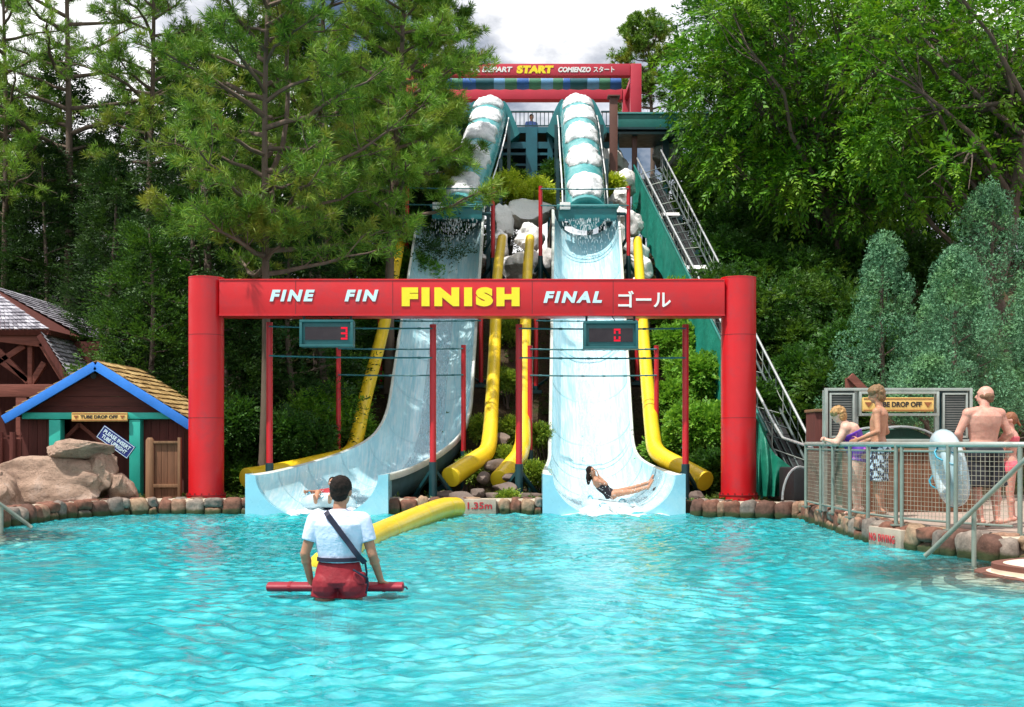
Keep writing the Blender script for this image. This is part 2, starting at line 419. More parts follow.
c = ramp(nt, noise_(nt, 7, 6, .7), [(.3, (.26, .22, .16)), (.6, (.50, .43, .34)), (.75, (.30, .31, .15))])
p = princ(nt, c, .9, nrm=bump(nt, noise_(nt, 30, 6, .7), .7, .02), spec=.2); out(nt, p.outputs[0]); MORT = m
def rockverts(seed, subdiv=2, planes=9, amp=.16, cut=(.62, .9)):
    bm = bmesh.new(); bmesh.ops.create_icosphere(bm, subdivisions=subdiv, radius=1); r = random.Random(seed)
    pl = []
    for i in range(planes):
        nrm = V((r.gauss(0, 1), r.gauss(0, 1), r.gauss(0, 1))).normalized(); pl.append((nrm, r.uniform(*cut)))
    off = V((seed*3.17 % 50, seed*1.3 % 50, 5))
    for v in bm.verts:
        p = v.co.copy()
        for nrm, d in pl:
            k = p.dot(nrm)-d
            if k > 0: p -= nrm*k*.92
        p *= 1+amp*mnoise.noise(p*1.6+off)+amp*.35*mnoise.noise(p*5+off)+amp*.15*mnoise.noise(p*13+off)
        v.co = p
    vs = [v.co.copy() for v in bm.verts]; fs = [[v.index for v in f.verts] for f in bm.faces]; bm.free(); return vs, fs
def blocky(seed):
    vs, fs = rockverts(seed, 3, 3, .16, (.8, .95)); o_ = []
    for v in vs:
        d_ = v.normalized(); o_.append(v*.82/(abs(d_.x)**4+abs(d_.y)**4+abs(d_.z)**4)**.25)
    return o_, fs
ROCKS = [blocky(50+i) for i in range(12)]
def stone_wall(name, label, pts, top=.29, thick=.34, seed=1, skip=(), inward=1):
    r = random.Random(seed); t = thing(name, label, 'stone wall', (pts[0][0], pts[0][1], 0))
    P2 = [V((x, y, 0)) for x, y in pts]
    b = MB()
    nrm = []
    for i in range(len(P2)):
        tt = (P2[min(i+1, len(P2)-1)]-P2[max(0, i-1)]).normalized(); nrm.append(V((-tt.y, tt.x, 0)) * inward)
    rings = []
    for p, q in zip(P2, nrm):
        a = p+q*.09; c_ = p+q*thick
        rings.append([a+V((0,0,-.9)), a+V((0,0,top-.07)), a+q*.06+V((0,0,top-.025)), c_-q*.05+V((0,0,top-.02)), c_+V((0,0,top-.06)), c_+V((0,0,-.3))])
    b.loft(rings); b.build('mortar', MORT, t, sm=30)
    s_ = MB()
    for i in range(len(P2)-1):
        a, c_ = P2[i], P2[i+1]; Ls = (c_-a).length; tt = (c_-a).normalized(); q = (nrm[i]+nrm[i+1]).normalized(); u = 0
        while u < Ls:
            w = r.uniform(.17, .36)
            if u+w > Ls+.12: w = max(.14, Ls-u)
            two = r.random() < .3
            for z0, z1 in (((top*.42, top),(-.14, top*.40)) if two else ((-.06, top+r.uniform(-.04, .02)),)):
                vs, fs = ROCKS[r.randrange(10)]; c0 = a+tt*(u+w/2)+q*r.uniform(.06, .10); rot = Matrix.Rotation(r.uniform(-.25, .25), 3, 'Y') @ Matrix.Rotation(r.randrange(4)*pi/2, 3, 'X')
                out_ = []
                for v in vs:
                    v = rot @ v
                    out_.append(c0+tt*v.x*w*.62+q*v.y*.16+V((0, 0, (z0+z1)/2+v.z*(z1-z0)*.64)))
                if not any(k0 < (c0.x) < k1 for k0, k1 in skip): s_.add(out_, fs)
            # cap stones
            if r.random() < .75:
                vs, fs = ROCKS[r.randrange(10)]; c0 = a+tt*(u+w/2)+q*.26
                s_.add([c0+tt*v.x*w*.5+q*v.y*.12+V((0, 0, top-.04+v.z*.055)) for v in vs], fs)
            u += w*1.02
    o = s_.build('stones', STONE, t, sm=50)
    return t
PLQ = M('wall_plaque_concrete', (.42, .34, .27), .8, .2, 4, .3, 40)
REDT = M('red_stencil_paint', (.5, .02, .03), .6, .1)
wl = stone_wall('stone_wall', 'low rounded stone wall along the pool edge in front of the boulders and hut', [(-13,13.0),(-9.6,14.6),(-7.75,17.4),(-7.66,18.7),(-7.6,19.6),(-7.0,20.5),(-6.4,20.8),(-4.82,20.8)], seed=4)
wc = stone_wall('stone_wall', 'short stone wall between the two slide mouths with a depth marking', [(-2.28,20.8),(-.9,20.8),(.55,20.8)], seed=9, skip=((-.86, -.30),))
b = MB(); b.bb(-.86, -.29, 20.72, 20.9, -.02, .27); pq = b.build('depth_plaque', PLQ, wc, bevel=.012)
text('1.35m', -.80, -.36, .09, .215, 20.717, REDT, pq, off=.02, depth=.006)
wr = stone_wall('stone_wall', 'curving stone wall under the metal railing at the right side of the pool',
    [(3.16,20.35),(3.6,19.9),(4.86,19.45),(4.82,18.5),(4.78,17.6),(4.66,16),(4.62,14.8),(4.78,14.0),(4.95,13.3),(5.25,12.5),(6.1,12.15),(7.0,12.0)], seed=12)
b = MB(); a0, a1 = V((4.64, 14.72, 0)), V((4.79, 13.95, 0)); dr = (a1-a0).normalized(); q_ = V((dr.y, -dr.x, 0))*-1
b.bar(a0+V((-.035, 0, .1)), a1+V((-.035, 0, .1)), .09, .26); pq = b.build('warning_plaque', PLQ, wr, bevel=.012)
tx = text('NO DIVING', 0, .62, .05, .15, 0, REDT, None, off=.02, depth=.006, spc=1.25)
th_ = math.atan2(dr.y, dr.x)
me = tx.data; me.transform(Matrix.Translation(tx.location)); tx.location = (0, 0, 0)
me.transform(Matrix.Translation(a0+V((-.084, -.06, 0))) @ Matrix.Rotation(th_, 4, 'Z')); me.transform(Matrix.Translation(-wloc(pq))); tx.parent = pq

# curved entry steps, mostly under water
STEPC = M('step_cream', (.72, .58, .45), .8, .12, 3, .2, 40); STEPE = M('step_brown_edge', (.16, .06, .04), .7, .2, 6, .2, 40)
t = thing('pool_steps', 'rounded cream pool entry steps with brown nosing, most of them under water', 'steps', (6.0, 11.2, -.8))
t2 = thing('pool_steps', 'cream entry steps with brown nosing under the water at the left edge of the pool', 'steps', (-8.3, 15.6, -.8))
for (t, cx, cy, ks) in ((t, 6.0, 11.2, 1.0), (t2, -8.3, 15.6, .86)):
  for i, (rr, zz) in enumerate(((1.24, .10), (1.41, .012), (1.74, -.07), (2.0, -.11), (2.2, -.15), (2.5, -.2), (2.77, -.25))):
    if cx < 0 and i == 0: continue
    rr *= ks
    b = MB(); n_ = 48
    def pt(r_, a): return (cx+r_*cos(a)*1.0*(1+.03*sin(5*a+i)), cy+r_*sin(a)*.76*(1+.03*cos(4*a)), 0)
    rings = []
    for (r_, z_) in ((rr, -.8), (rr, zz-.05), (rr, zz), (rr-.11, zz+.001), (.02, zz+.001)):
        rings.append([V(pt(r_, 2*pi*k/n_))+V((0, 0, z_)) for k in range(n_)])
    b.loft(rings, caps=False)
    for fi in range(len(b.f)): b.m[fi] = 1 if n_ <= fi < n_*3 else 0
    b.build('step', [STEPC, STEPE], t, sm=30)
# ================================================================== FINISH ARCH
def pz(py, d): return CH+(YH-py)/F*d
def pxx(px, d): return (px-512)/F*d
D = 21.6
SEAMR = M('red_seam', (.25, .012, .016), .5, .2)
t = thing('finish_arch', 'big red finish arch spanning both slides at the pool edge', 'arch', (pxx(472, D), D, .2))
zt = pz(279, D)
for px in (206.3, 738.5):
    b = MB(); x = pxx(px, D); b.cyl((x, D, .1), (x, D, zt), .325, 40); b.cyl((x, D, zt), (x, D, zt+.02), .33, 40)
    b.cyl((x, D, .1), (x, D, .3), .36, 40); cm_ = b.build('column', RED, t, sm=40)
    b = MB()
    for z_ in (1.75, 3.3): b = MB(); b.tube([(x, D, z_-.006), (x, D, z_+.006)], .3275, 40, False); b.build('weld_seam', SEAMR, cm_, sm=40)
    b = MB()
    b.tube([(x, D, .3), (x, D, .315)], .37, 40); [b.cyl((x+.345*cos(a_), D+.345*sin(a_), .3), (x+.345*cos(a_), D+.345*sin(a_), .35), .014, 6) for a_ in [k*pi/8 for k in range(16)]]
    b.build('base_flange', SEAMR, cm_, sm=40)
b = MB(); b.bb(pxx(206.3, D)+.3, pxx(738.5, D)-.3, D-.24, D+.24, pz(317.5, D), pz(280.5, D)); bm_ = b.build('beam', RED, t, bevel=.02)
b = MB()
for z in (pz(281.5, D), pz(316.5, D)): b.bb(pxx(206.3, D)+.3, pxx(738.5, D)-.3, D-.250, D-.243, z-.012, z+.012)

b.build('edge_strip', RED, bm_)
for px in (298, 394, 532, 612): b = MB(); b.bb(pxx(px, D)-.006, pxx(px, D)+.006, D-.2435, D-.24, pz(315.5, D), pz(282.5, D)); b.build('panel_joint', SEAMR, bm_)
def T(body, xa, xb, ya, yb, d, y, mat, par, **k): return text(body, pxx(xa, d), pxx(xb, d), pz(yb, d), pz(ya, d), y, mat, par, **k)
d2 = D-.245
T('FINE', 272.5, 317, 291.5, 303, D, d2, BTXT, bm_, off=.05, shear=.22, spc=1.3)
T('FIN', 346.5, 380, 291.5, 303, D, d2, BTXT, bm_, off=.05, shear=.22, spc=1.3)
T('FINISH', 403, 519.5, 289, 308, D, d2, YTXT, bm_, off=.078, spc=1.32)
T('FINAL', 543, 601, 293, 304.5, D, d2, BTXT, bm_, off=.05, shear=.22, spc=1.3)
T('ゴール', 617, 669, 292.5, 309, D, d2, WTXT, bm_, off=.018)

# hanging score displays
LED = emis('led_red', (.9, .02, .05), 1.0); DARKG = M('display_glass', (.012, .006, .01), .12, .1, bmp=0)
def display(x0, x1, y0, y1, digit, dx, lab):
    d = 21.35; t = thing('score_display', lab, 'scoreboard', P((x0+x1)/2, y1, d))
    X0, X1, Z0, Z1 = pxx(x0, d), pxx(x1, d), pz(y1, d), pz(y0, d)
    b = MB(); b.bb(X0, X1, d-.02, d+.22, Z0, Z1); b.build('housing', TEALC, t, bevel=.015)
    b = MB(); b.bb(X0, X1, d-.07, d-.021, Z1-.045, Z1); b.bb(X0, X1, d-.07, d-.021, Z0, Z0+.045)
    b.bb(X0, X0+.05, d-.068, d-.021, Z0+.045, Z1-.045); b.bb(X1-.05, X1, d-.068, d-.021, Z0+.045, Z1-.045); b.build('bezel', TEALC, t, bevel=.006)
    b = MB(); b.bb(X0+.1, X1-.1, d-.032, d-.021, Z0+.13, Z1-.13); sc_ = b.build('screen', DARKG, t)
    h = (Z1-Z0)*.23; w = h*.52; cx = dx; cz = (Z0+Z1)/2; k = .034; b = MB(); y0_, y1_ = d-.04, d-.034
    seg = {'a': (cx-w, cx+w, cz+h-k, cz+h), 'g': (cx-w, cx+w, cz-k/2, cz+k/2), 'd': (cx-w, cx+w, cz-h, cz-h+k),
           'b': (cx+w-k, cx+w, cz+k*.7, cz+h-k*1.2), 'c': (cx+w-k, cx+w, cz-h+k*1.2, cz-k*.7), 'f': (cx-w, cx-w+k, cz+k*.7, cz+h-k*1.2), 'e': (cx-w, cx-w+k, cz-h+k*1.2, cz-k*.7)}
    for s_ in {'3': 'abgcd', '0': 'abcdef'}[digit]:
        x_, X_, z_, Z_ = seg[s_]; b.bb(x_, X_, y0_, y1_, z_, Z_)
    b.build('digit', LED, sc_)
    b = MB()
    for xx in (X0+.06, X1-.06):
        b.bb(xx-.02, xx+.02, d+.06, d+.1, Z1, pz(317.5, D)+.05)
    b.tube([V(((X0+X1)/2+.1, d+.1, Z1)), V(((X0+X1)/2+.02, d+.02, Z1+.12)), V(((X0+X1)/2+.16, d+.05, Z1+.2)), V(((X0+X1)/2+.1, d+.2, Z1+.3))], .012, 6)
    b.build('hanger', BLK, t)
TEALC = M('display_case_teal', (.015, .11, .12), .45, .2, 4, .06, 40)
display(300, 353.5, 320, 347, '3', pxx(344.5, 21.35), 'green scoreboard box with a lit red 3 hanging under the finish beam')
display(583.5, 638, 321.5, 349, '0', pxx(617, 21.35), 'green scoreboard box with a lit red 0 hanging over the right slide')

# ================================================================== GATE POLES WITH ROPES
def pole(px, d, ytop, ysplit, lab, grp, r=.055, braces=True):
    x = pxx(px, d); zt, zs = pz(ytop, d), pz(ysplit, d); zb = H1(x, d)-.05
    if zs < zb+.1: zs = zb+.1
    t = thing('gate_pole', lab, 'pole', (x, d, zb), grp)
    b = MB(); b.cyl((x, d, zs), (x, d, zt), r, 14); b.cyl((x, d, zt), (x, d, zt+.02), r*1.05, 14)
    for z in (zt-.04, zt-.62 if zt-.62 > zs else zt-.3):
        b.cyl((x, d-r-.02, z), (x, d+r+.02, z), .014, 6)
    b.build('upper_post', POLER, t, sm=40)
    b = MB(); b.cyl((x, d, zb), (x, d, zs), r*1.25, 14); b.bb(x-.14, x+.14, d-.14, d+.14, zb-.02, zb+.06)
    b.build('base_post', TEALD, t, sm=40)
    if braces:
        b = MB()
        for s_, q in ((1, .0), (-1, .35)):
            h_ = zs-zb; b.bar((x, d+.02, zb+h_*.85), (x+.45*s_, d+.5, max(zb, H1(x+.45*s_, d+.5))-.05), .06, .06)
        b.build('brace', TEALD, t)
    return x, zt
def ropes(pa, pb, d, drops, lab, sag=.015):
    (xa, za), (xb, zb) = pa, pb; t = thing('slide_gate', lab, 'gate bars', ((xa+xb)/2, d, za-.6), 'thin teal bars strung between the red poles')
    for k, dz in enumerate(drops):
        b = MB(); pts = []
        for i in range(13):
            u = i/12; pts.append(V((xa+(xb-xa)*u, d-.06, za-dz+(zb-za)*u-sag*4*u*(1-u))))
        b.tube(pts, .017, 6)
        for i in range(1, 12, 2): b.cyl(pts[i]+V((-.03, 0, 0)), pts[i]+V((.03, 0, 0)), .024, 6)
        b.build('crossbar', TEALD2, t)
TEALD2 = M('bar_teal', (.015, .13, .15), .4, .2)
G = 'red and green gate poles beside the slides'
rows = [('left', (269.5, 433), 22.0, 323.5, 325.5, 463, 462, 'nearest row'), ('left', (338.5, 463.5), 24.6, 346, 346, 451, 451, 'second row'), ('left', (380, 481), 27.6, 300, 300, 385, 386, 'third row'), ('left', (407, 493), 30.4, 186, 186.5, 260, 258, 'top row'),
        ('right', (519, 685.5), 22.0, 325.5, 325.5, 464, 464, 'nearest row'), ('right', (530, 656.5), 24.6, 346.5, 346.5, 450, 452, 'second row'), ('right', (536, 637), 27.6, 300, 300, 386, 388, 'third row'), ('right', (540.5, 628.5), 30.4, 187, 187, 256, 256, 'top row')]
for side, (pa, pb), d, ya, yb, sa, sb, rw in rows:
    a = pole(pa, d, ya, sa, f'red pole on a dark green base left of the {side} slide, {rw}', G, .062 if d < 23 else .052)
    c = pole(pb, d, yb, sb, f'red pole on a dark green base right of the {side} slide, {rw}', G, .062 if d < 23 else .052)
    ropes(a, c, d, (.06, .62) if d < 26 else (.06, .5), f'thin teal bars across the {side} slide between the {rw} of red poles')

# ================================================================== FLUMES
def interp(tab, y):
    if y <= tab[0][0]: return tab[0][1]
    for (a, va), (b_, vb) in zip(tab, tab[1:]):
        if y <= b_: return va+(vb-va)*(y-a)/(b_-a)
    return tab[-1][1]
def smooth_tab(tab, y, w=.35): return sum(interp(tab, y+q*w) for q in (-1, -.5, 0, .5, 1))/5
def flume(side, cxs, zs, hws, lab):
    ys_ = [20.82+i*(31.7-20.82)/74 for i in range(75)]
    t = thing('water_slide', lab, 'water slide', (cxs[0][1], 20.8, -.1), 'two open racing slides under the finish arch')
    DEP = .76; na = 28
    st = []
    for y in ys_:
        cx = smooth_tab(cxs, y); z = smooth_tab(zs, y, .3); hw = smooth_tab(hws, y)
        dz = (smooth_tab(zs, y+.1, .3)-smooth_tab(zs, y-.1, .3))/.2
        up = V((0, -dz, 1)).normalized(); st.append((V((cx, y, z)), hw, up))
    st[0] = (st[0][0], st[0][1], V((0, 0, 1)))
    def prof(hwi, v0, dep, off=0.0):
        pts = []
        for k in range(na+1):
            u = -1+2*k/na; u = math.copysign(abs(sin(u*pi/2))**.9, u)
            pts.append((u*(hwi+off), dep*(1-(1-abs(u)**2.3)**.55)-off if abs(u) < 1 else dep))
        return pts
    # shell
    b = MB(); rings = []
    for c, hw, up in st:
        fl = .07+.10*ss(23.2, 20.8, c.y); hi = hw-fl; ring = []
        ins = prof(hi, 0, DEP)
        loop = ins + [(hw-.02, DEP+.02), (hw, DEP), (hw, DEP-.10), (hi+.05, DEP-.10)] + [(u, v-.055) for u, v in prof(hi, 0, DEP-.12, .05)][::-1] + [(-hi-.05, DEP-.10), (-hw, DEP-.10), (-hw, DEP), (-hw+.02, DEP+.02)]
        for u, v in loop: ring.append(c+V((u, 0, 0))+up*v)
        rings.append(ring)
    b.loft(rings); n_ = len(rings[0])
    for fi in range(len(b.f)-2):
        j = fi % n_; b.m[fi] = 0 if j < na else (1 if j < na+4 or j >= n_-5 else 2)
    b.build('flume', [SLIDEB, RIMM, SLIDEU], t, sm=50)
    # joint seams across the flume
    b = MB()
    for i in range(6, 74, 7):
        (c, hw, up) = st[i]; (c2, _, up2) = st[i+1]; hi = hw-.07-.10*ss(23.2, 20.8, c.y)
        dv = (c2-c).normalized()*.035
        ra = [c+V((u*.995, 0, 0))+up*(v+.004) for u, v in prof(hi, 0, DEP)]; rb = [q+dv for q in ra]
        b.loft([ra, rb], False, False)
    b.build('seam', SEAM, t)
    # end collar
    (c, hw, up) = st[0]; hi = hw-.17; b = MB(); ins = [V((c.x+u, 0, c.z+v)) for u, v in prof(hi, 0, DEP)]
    o_ = []
    for k in range(na+1):
        u = ins[k]; s_ = k/na
        if s_ < .3: o_.append(V((c.x-hw-.01, 0, c.z+DEP+.03-(DEP+.55)*s_/.3)))
        elif s_ > .7: o_.append(V((c.x+hw+.01, 0, c.z+DEP+.03-(DEP+.55)*(1-s_)/.3)))
        else: o_.append(V((c.x-hw+(2*hw)*(s_-.3)/.4, 0, c.z-.52)))
    ya, yb = 20.62, 21.25
    r1 = [V((p.x, ya, p.z)) for p in ins]; r2 = [V((p.x, ya, p.z)) for p in o_]; r3 = [V((p.x, yb, p.z)) for p in o_]; r4 = [V((p.x, ya+.24, p.z)) for p in ins]
    b.loft([r4, r1, r2, r3], False, False)
    b.build('end_collar', COLLAR, t, sm=40)
    # water film running down the middle
    b = MB(); rings = []
    for c, hw, up in st[0:62]:
        hi = hw-.08; w_ = .30+.55*float(ss(24.2, 21.5, c.y)); pr = prof(hi, 0, DEP)
        rg_ = []
        for k in range(11):
            u = -w_+2*w_*k/10; v = DEP*(1-(1-abs(u)**2.3)**.55)+.016
            rg_.append(c+V((u*hi, 0, 0))+up*v)
        rings.append(rg_)
    b.loft(rings, False, False); o = b.build('water_film', FILM, t, sm=180); o['kind'] = 'stuff'
    # supports
    sides = (-.62, .62)
    for y in (22.6, 23.7, 24.9, 26.2, 27.6, 29.0, 30.4, 31.5):
        cx = smooth_tab(cxs, y); z = smooth_tab(zs, y, .3); b = MB(); zb = H1(cx, y)-.2
        for u in sides:
            ztop = z-.02 if y < 24.5 else z-.05
            b.bar((cx+u, y, zb), (cx+u, y, ztop), .09, .09)
        if z-zb > .5: b.bar((cx-.62, y, zb+.1), (cx+.62, y, z-.12), .06, .06)
        b.bar((cx-.7, y, z-.16), (cx+.7, y, z-.16), .08, .1)
        b.build('support_frame', TEALD, t)
    b = MB()
    for u in (-.75, .75):
        for i in range(10, 74, 4):
            a, c_ = st[i][0], st[min(74, i+4)][0]; b.bar(a+V((u, .15, -.22)), c_+V((u, .15, -.22)), .07, .12)
    b.build('stringer', TEALD, t)
    return st
def slidemat(name, lo, hi, rough=.22):
    m, nt, n, L = newmat(name)
    v = coords(nt, 'Object', (2.2, .25, .25))
    c = ramp(nt, noise_(nt, 2.2, 7, .65, v, .2), [(.3, lo), (.62, hi)])
    c2 = ramp(nt, noise_(nt, 9, 5, .7, coords(nt, 'Object', (3, .2, .2))), [(.46, 0), (.64, .6)])
    c = mixc(nt, c2, c, (.80, .88, .90))
    p = princ(nt, c, rough, nrm=bump(nt, noise_(nt, 16, 5, .65, coords(nt, 'Object', (1.5, .4, .4))), .5, .012), coat=.4, spec=.6); out(nt, p.outputs[0]); return m
SLIDEB = slidemat('slide_gelcoat_pale_blue', (.30, .60, .72), (.50, .76, .83))
SLIDEU = M('slide_underside', (.06, .13, .15), .5, .3)
RIMM = M('slide_rim', (.62, .66, .62), .4, .12, 3, .05, dirt=(.45, .48, .42))
SEAM = M('slide_seam', (.42, .66, .74), .4, .1)
COLLAR = M('slide_collar', (.27, .60, .74), .3, .12, 2, .04, coat=.3, dirt=(.42, .68, .76))
def foammat(name, lo, hi, scale, stretch, col=(.74, .84, .88), a=1.0):
    m, nt, n, L = newmat(name)
    f = ramp(nt, noise_(nt, scale, 8, .7, coords(nt, 'Object', stretch), .3), [(lo, 0), (hi, a)])
    tr = N(nt, 'ShaderNodeBsdfTransparent'); p = princ(nt, col, .35, nrm=bump(nt, noise_(nt, 18, 5, .7), .8, .03), spec=.6)
    mx = N(nt, 'ShaderNodeMixShader'); L.new(f, mx.inputs[0]); L.new(tr.outputs[0], mx.inputs[1]); L.new(p.outputs[0], mx.inputs[2]); out(nt, mx.outputs[0]); return m
FILM = foammat('running_water', .34, .66, 4, (2.6, .55, .55), (.55, .71, .79))
zsR = [(20.5,-.07),(21.5,-.05),(22.3,-.01),(23.2,.07),(24.0,.20),(24.7,.42),(25.4,.82),(26,1.38),(31.9,7.22)]
stR = flume('right', [(20.5,1.84),(22,1.80),(24,1.72),(25,1.70),(31.5,2.0)], zsR, [(20.5,1.28),(21.3,1.26),(22.3,1.20),(23.2,1.09),(24.2,.96),(25,.93),(32,.92)], 'pale blue open slide on the right whose rider has just reached the pool')
zsL = [(20.5,-.07),(21.5,-.04),(22.4,.06),(23.2,.2),(24.0,.38),(24.8,.62),(25.4,.92),(26,1.38),(31.9,7.22)]
stL = flume('left', [(20.5,-3.56),(21.4,-3.4),(22.4,-3.08),(23.3,-2.72),(24.2,-2.36),(25,-2.08),(26,-1.84),(28.3,-1.77),(31.5,-1.66)], zsL, [(20.5,1.28),(21.3,1.26),(22.3,1.20),(23.2,1.10),(24.2,1.0),(25,.96),(32,.92)], 'pale blue open slide on the left that bends sideways into the pool')

# foam at the outlets, spray from the header
FOAM = M('white_foam', (.86, .92, .94), .5, .05, 5, .6, 30, trans=.2)
def foam(name, lab, cx, y0, y1, w, z, seed):
    r = np.random.default_rng(seed); ys_ = np.linspace(y0, y1, 40); xs_ = np.linspace(cx-w, cx+w, 60)
    def zf(X, Y):
        e = np.clip(1-np.abs((X-cx)/w)**4, 0, 1)*np.clip((Y-y0)/.35, 0, 1)*np.clip((y1-Y)/.6, 0, 1)
        Z = np.full_like(X, z-.05)
        for i in range(24):
            k = r.uniform(4, 26); a = r.uniform(0, 6.28); Z += e*.07/k*np.sin((X*cos(a)+Y*sin(a))*k+r.uniform(0, 6))*2
        return Z + e*.07
    o = place(name, grid_mesh(name, xs_, ys_, zf), FOAMT); tag(o, lab, 'foam', kind='stuff'); return o
FOAMT = foammat('churned_foam', .32, .50, 6, (1, 1.4, 1))
foam('foam', 'white churned water in the mouth of the right slide', 1.84, 20.3, 22.9, 1.0, .03, 5)
foam('foam', 'white churned water in the mouth of the left slide', -3.42, 20.3, 22.6, 1.0, .0, 6)
def spray(lab, c, s_, n_, seed, r0=.003, r1=.009):
    r = random.Random(seed); b = MB()
    for i in range(n_):
        p = V(c)+V((r.gauss(0, s_[0]), r.gauss(0, s_[1]), abs(r.gauss(0, s_[2])))); q = r.uniform(r0, r1)
        b.ell(p, (q, q, q*r.uniform(1, 1.8)), None, 5, 3)
    o = b.build('spray', FOAM, sm=180); tag(o, lab, 'spray', kind='stuff')
spray('fine water droplets thrown up around the rider on the right slide', (1.95, 21.6, .12), (.55, .35, .30), 480, 3, .003, .008)
spray('fine water droplets around the tube on the left slide', (-3.4, 21.5, .1), (.35, .25, .2), 260, 4)

# ================================================================== HEADERS + TUBES
SNW, nt, n, L = newmat('white_painted_snow')
c = ramp(nt, noise_(nt, 3.2, 7, .65), [(.3, (.40, .43, .46)), (.5, (.70, .72, .74)), (.7, (.82, .83, .84))])
p = princ(nt, c, .75, nrm=bump(nt, noise_(nt, 9, 7, .7), .8, .05), spec=.3); out(nt, p.outputs[0])
def enclosed(side, pts, lab, hx):
    """pts: (px, py, d) down the tube"""
    path = [P(*p) for p in pts]
    # resample
    def at(u):
        k = u*(len(path)-1); i = min(int(k), len(path)-2); f = k-i
        p0, p1, p2, p3 = path[max(0, i-1)], path[i], path[i+1], path[min(len(path)-1, i+2)]
        return .5*((2*p1)+(p2-p0)*f+(2*p0-5*p1+4*p2-p3)*f*f+(3*p1-p0-3*p2+p3)*f**3)
    t = thing('tube_slide', lab, 'tube slide', path[-1]-V((0, 0, .6)), 'enclosed snow-topped upper tubes of the two slides')
    b = MB(); b.tube([at(i/30) for i in range(31)], .55, 24); b.build('tube', TEALT, t, sm=40)
    b = MB(); nseg = 5; rr = random.Random(hx)
    for i in range(nseg+1):
        u = i/nseg; p = at(min(1, u)); q = at(min(1, u+.01))-at(max(0, u-.01)); q.normalize()
        b.tube([p-q*.05, p-q*.05, p+q*.05, p+q*.05], [.55, .70, .70, .55], 24)
    b.build('flange', TEALF, t, sm=40)
    # rails along both sides
    b = MB()
    for s_ in (-1, 1):
        b.tube([at(i/14)+V((s_*.62, 0, -.1)) for i in range(15)], .022, 6)
    b.build('side_rail', WHITE, t, sm=60)
    # snow lumps on each segment
    for i in range(nseg):
        b = MB(); rings = []; off = V((rr.uniform(0, 40), 0, hx))
        for k in range(21):
            w = k/20; u = (i+.13+w*.72)/nseg; p = at(u); q = (at(min(1, u+.02))-at(max(0, u-.02))).normalized(); sd = V((1, 0, 0)); up = sd.cross(q).normalized()
            if up.z < 0: up = -up
            e = math.sqrt(max(0, 1-(2*w-1)**4)); span = (.98+.34*mnoise.noise(V((w*3, i, hx)))+.20*mnoise.noise(V((w*11, i, hx+5))))*(.55+.45*e)
            ring = []
            for j in range(17):
                a = (j/16*2-1)*span; ee = math.sqrt(max(0, 1-(abs(j/8-1))**3))
                r_ = .558+.085*e*ee*(1+.9*mnoise.noise(V((a*2.2, w*2.6+i*3, hx))))+.05*ee*mnoise.noise(V((a*7, w*8, hx+i)))+.02*ee*mnoise.noise(V((a*19, w*21, hx)))
                ring.append(p+sd*sin(a)*r_+up*cos(a)*r_)
            for j in range(16, -1, -1):
                a = (j/16*2-1)*span; ring.append(p+sd*sin(a)*.5+up*cos(a)*.5)
            rings.append(ring)
        b.loft(rings); b.build('snow_cap', SNW, t, sm=50)
    # dark hood where the tube leaves the deck
    p = at(0); b = MB()
    for sgn in (-1, 1):
        rings = []
        for k in range(9):
            a = k/8; rings.append([p+V((sgn*(.36+.50*a**1.3+dx_), .3+dy_, .02+.28*cos(a*pi/2)-.75*a*a+dz_)) for dx_, dy_, dz_ in ((-.18,-.35,-.12),(.1,-.35,.1),(.1,.7,.1),(-.18,.7,-.12))])
        b.loft(rings)
    b.build('hood', TEAL, t, sm=40)
    # tower legs under the tube
    b = MB()
    for u in (.25, .6, .9):
        p = at(u)
        for s_ in (-.7, .7): b.bar((p.x+s_, p.y, H1(p.x+s_, p.y)-.3), (p.x+s_, p.y, p.z), .1, .1)
        b.bar((p.x-.7, p.y, p.z-.62), (p.x+.7, p.y, p.z-.62), .08, .1)
    b.build('support_frame', TEALD, t)
    return t
TEALF = M('tube_flange_teal', (.02, .16, .18), .4, .2)
enclosed('left', [(489, 114, 36.2), (486, 127, 35.2), (480, 148, 33.7), (470, 178, 32.3), (459, 212, 31.1)], 'left enclosed teal slide tube topped with lumps of painted snow', 3.3)
enclosed('right', [(577, 112, 36.2), (579, 125, 35.2), (581, 148, 33.7), (584, 178, 32.3), (586, 214, 31.1)], 'right enclosed teal slide tube topped with lumps of painted snow', 8.1)
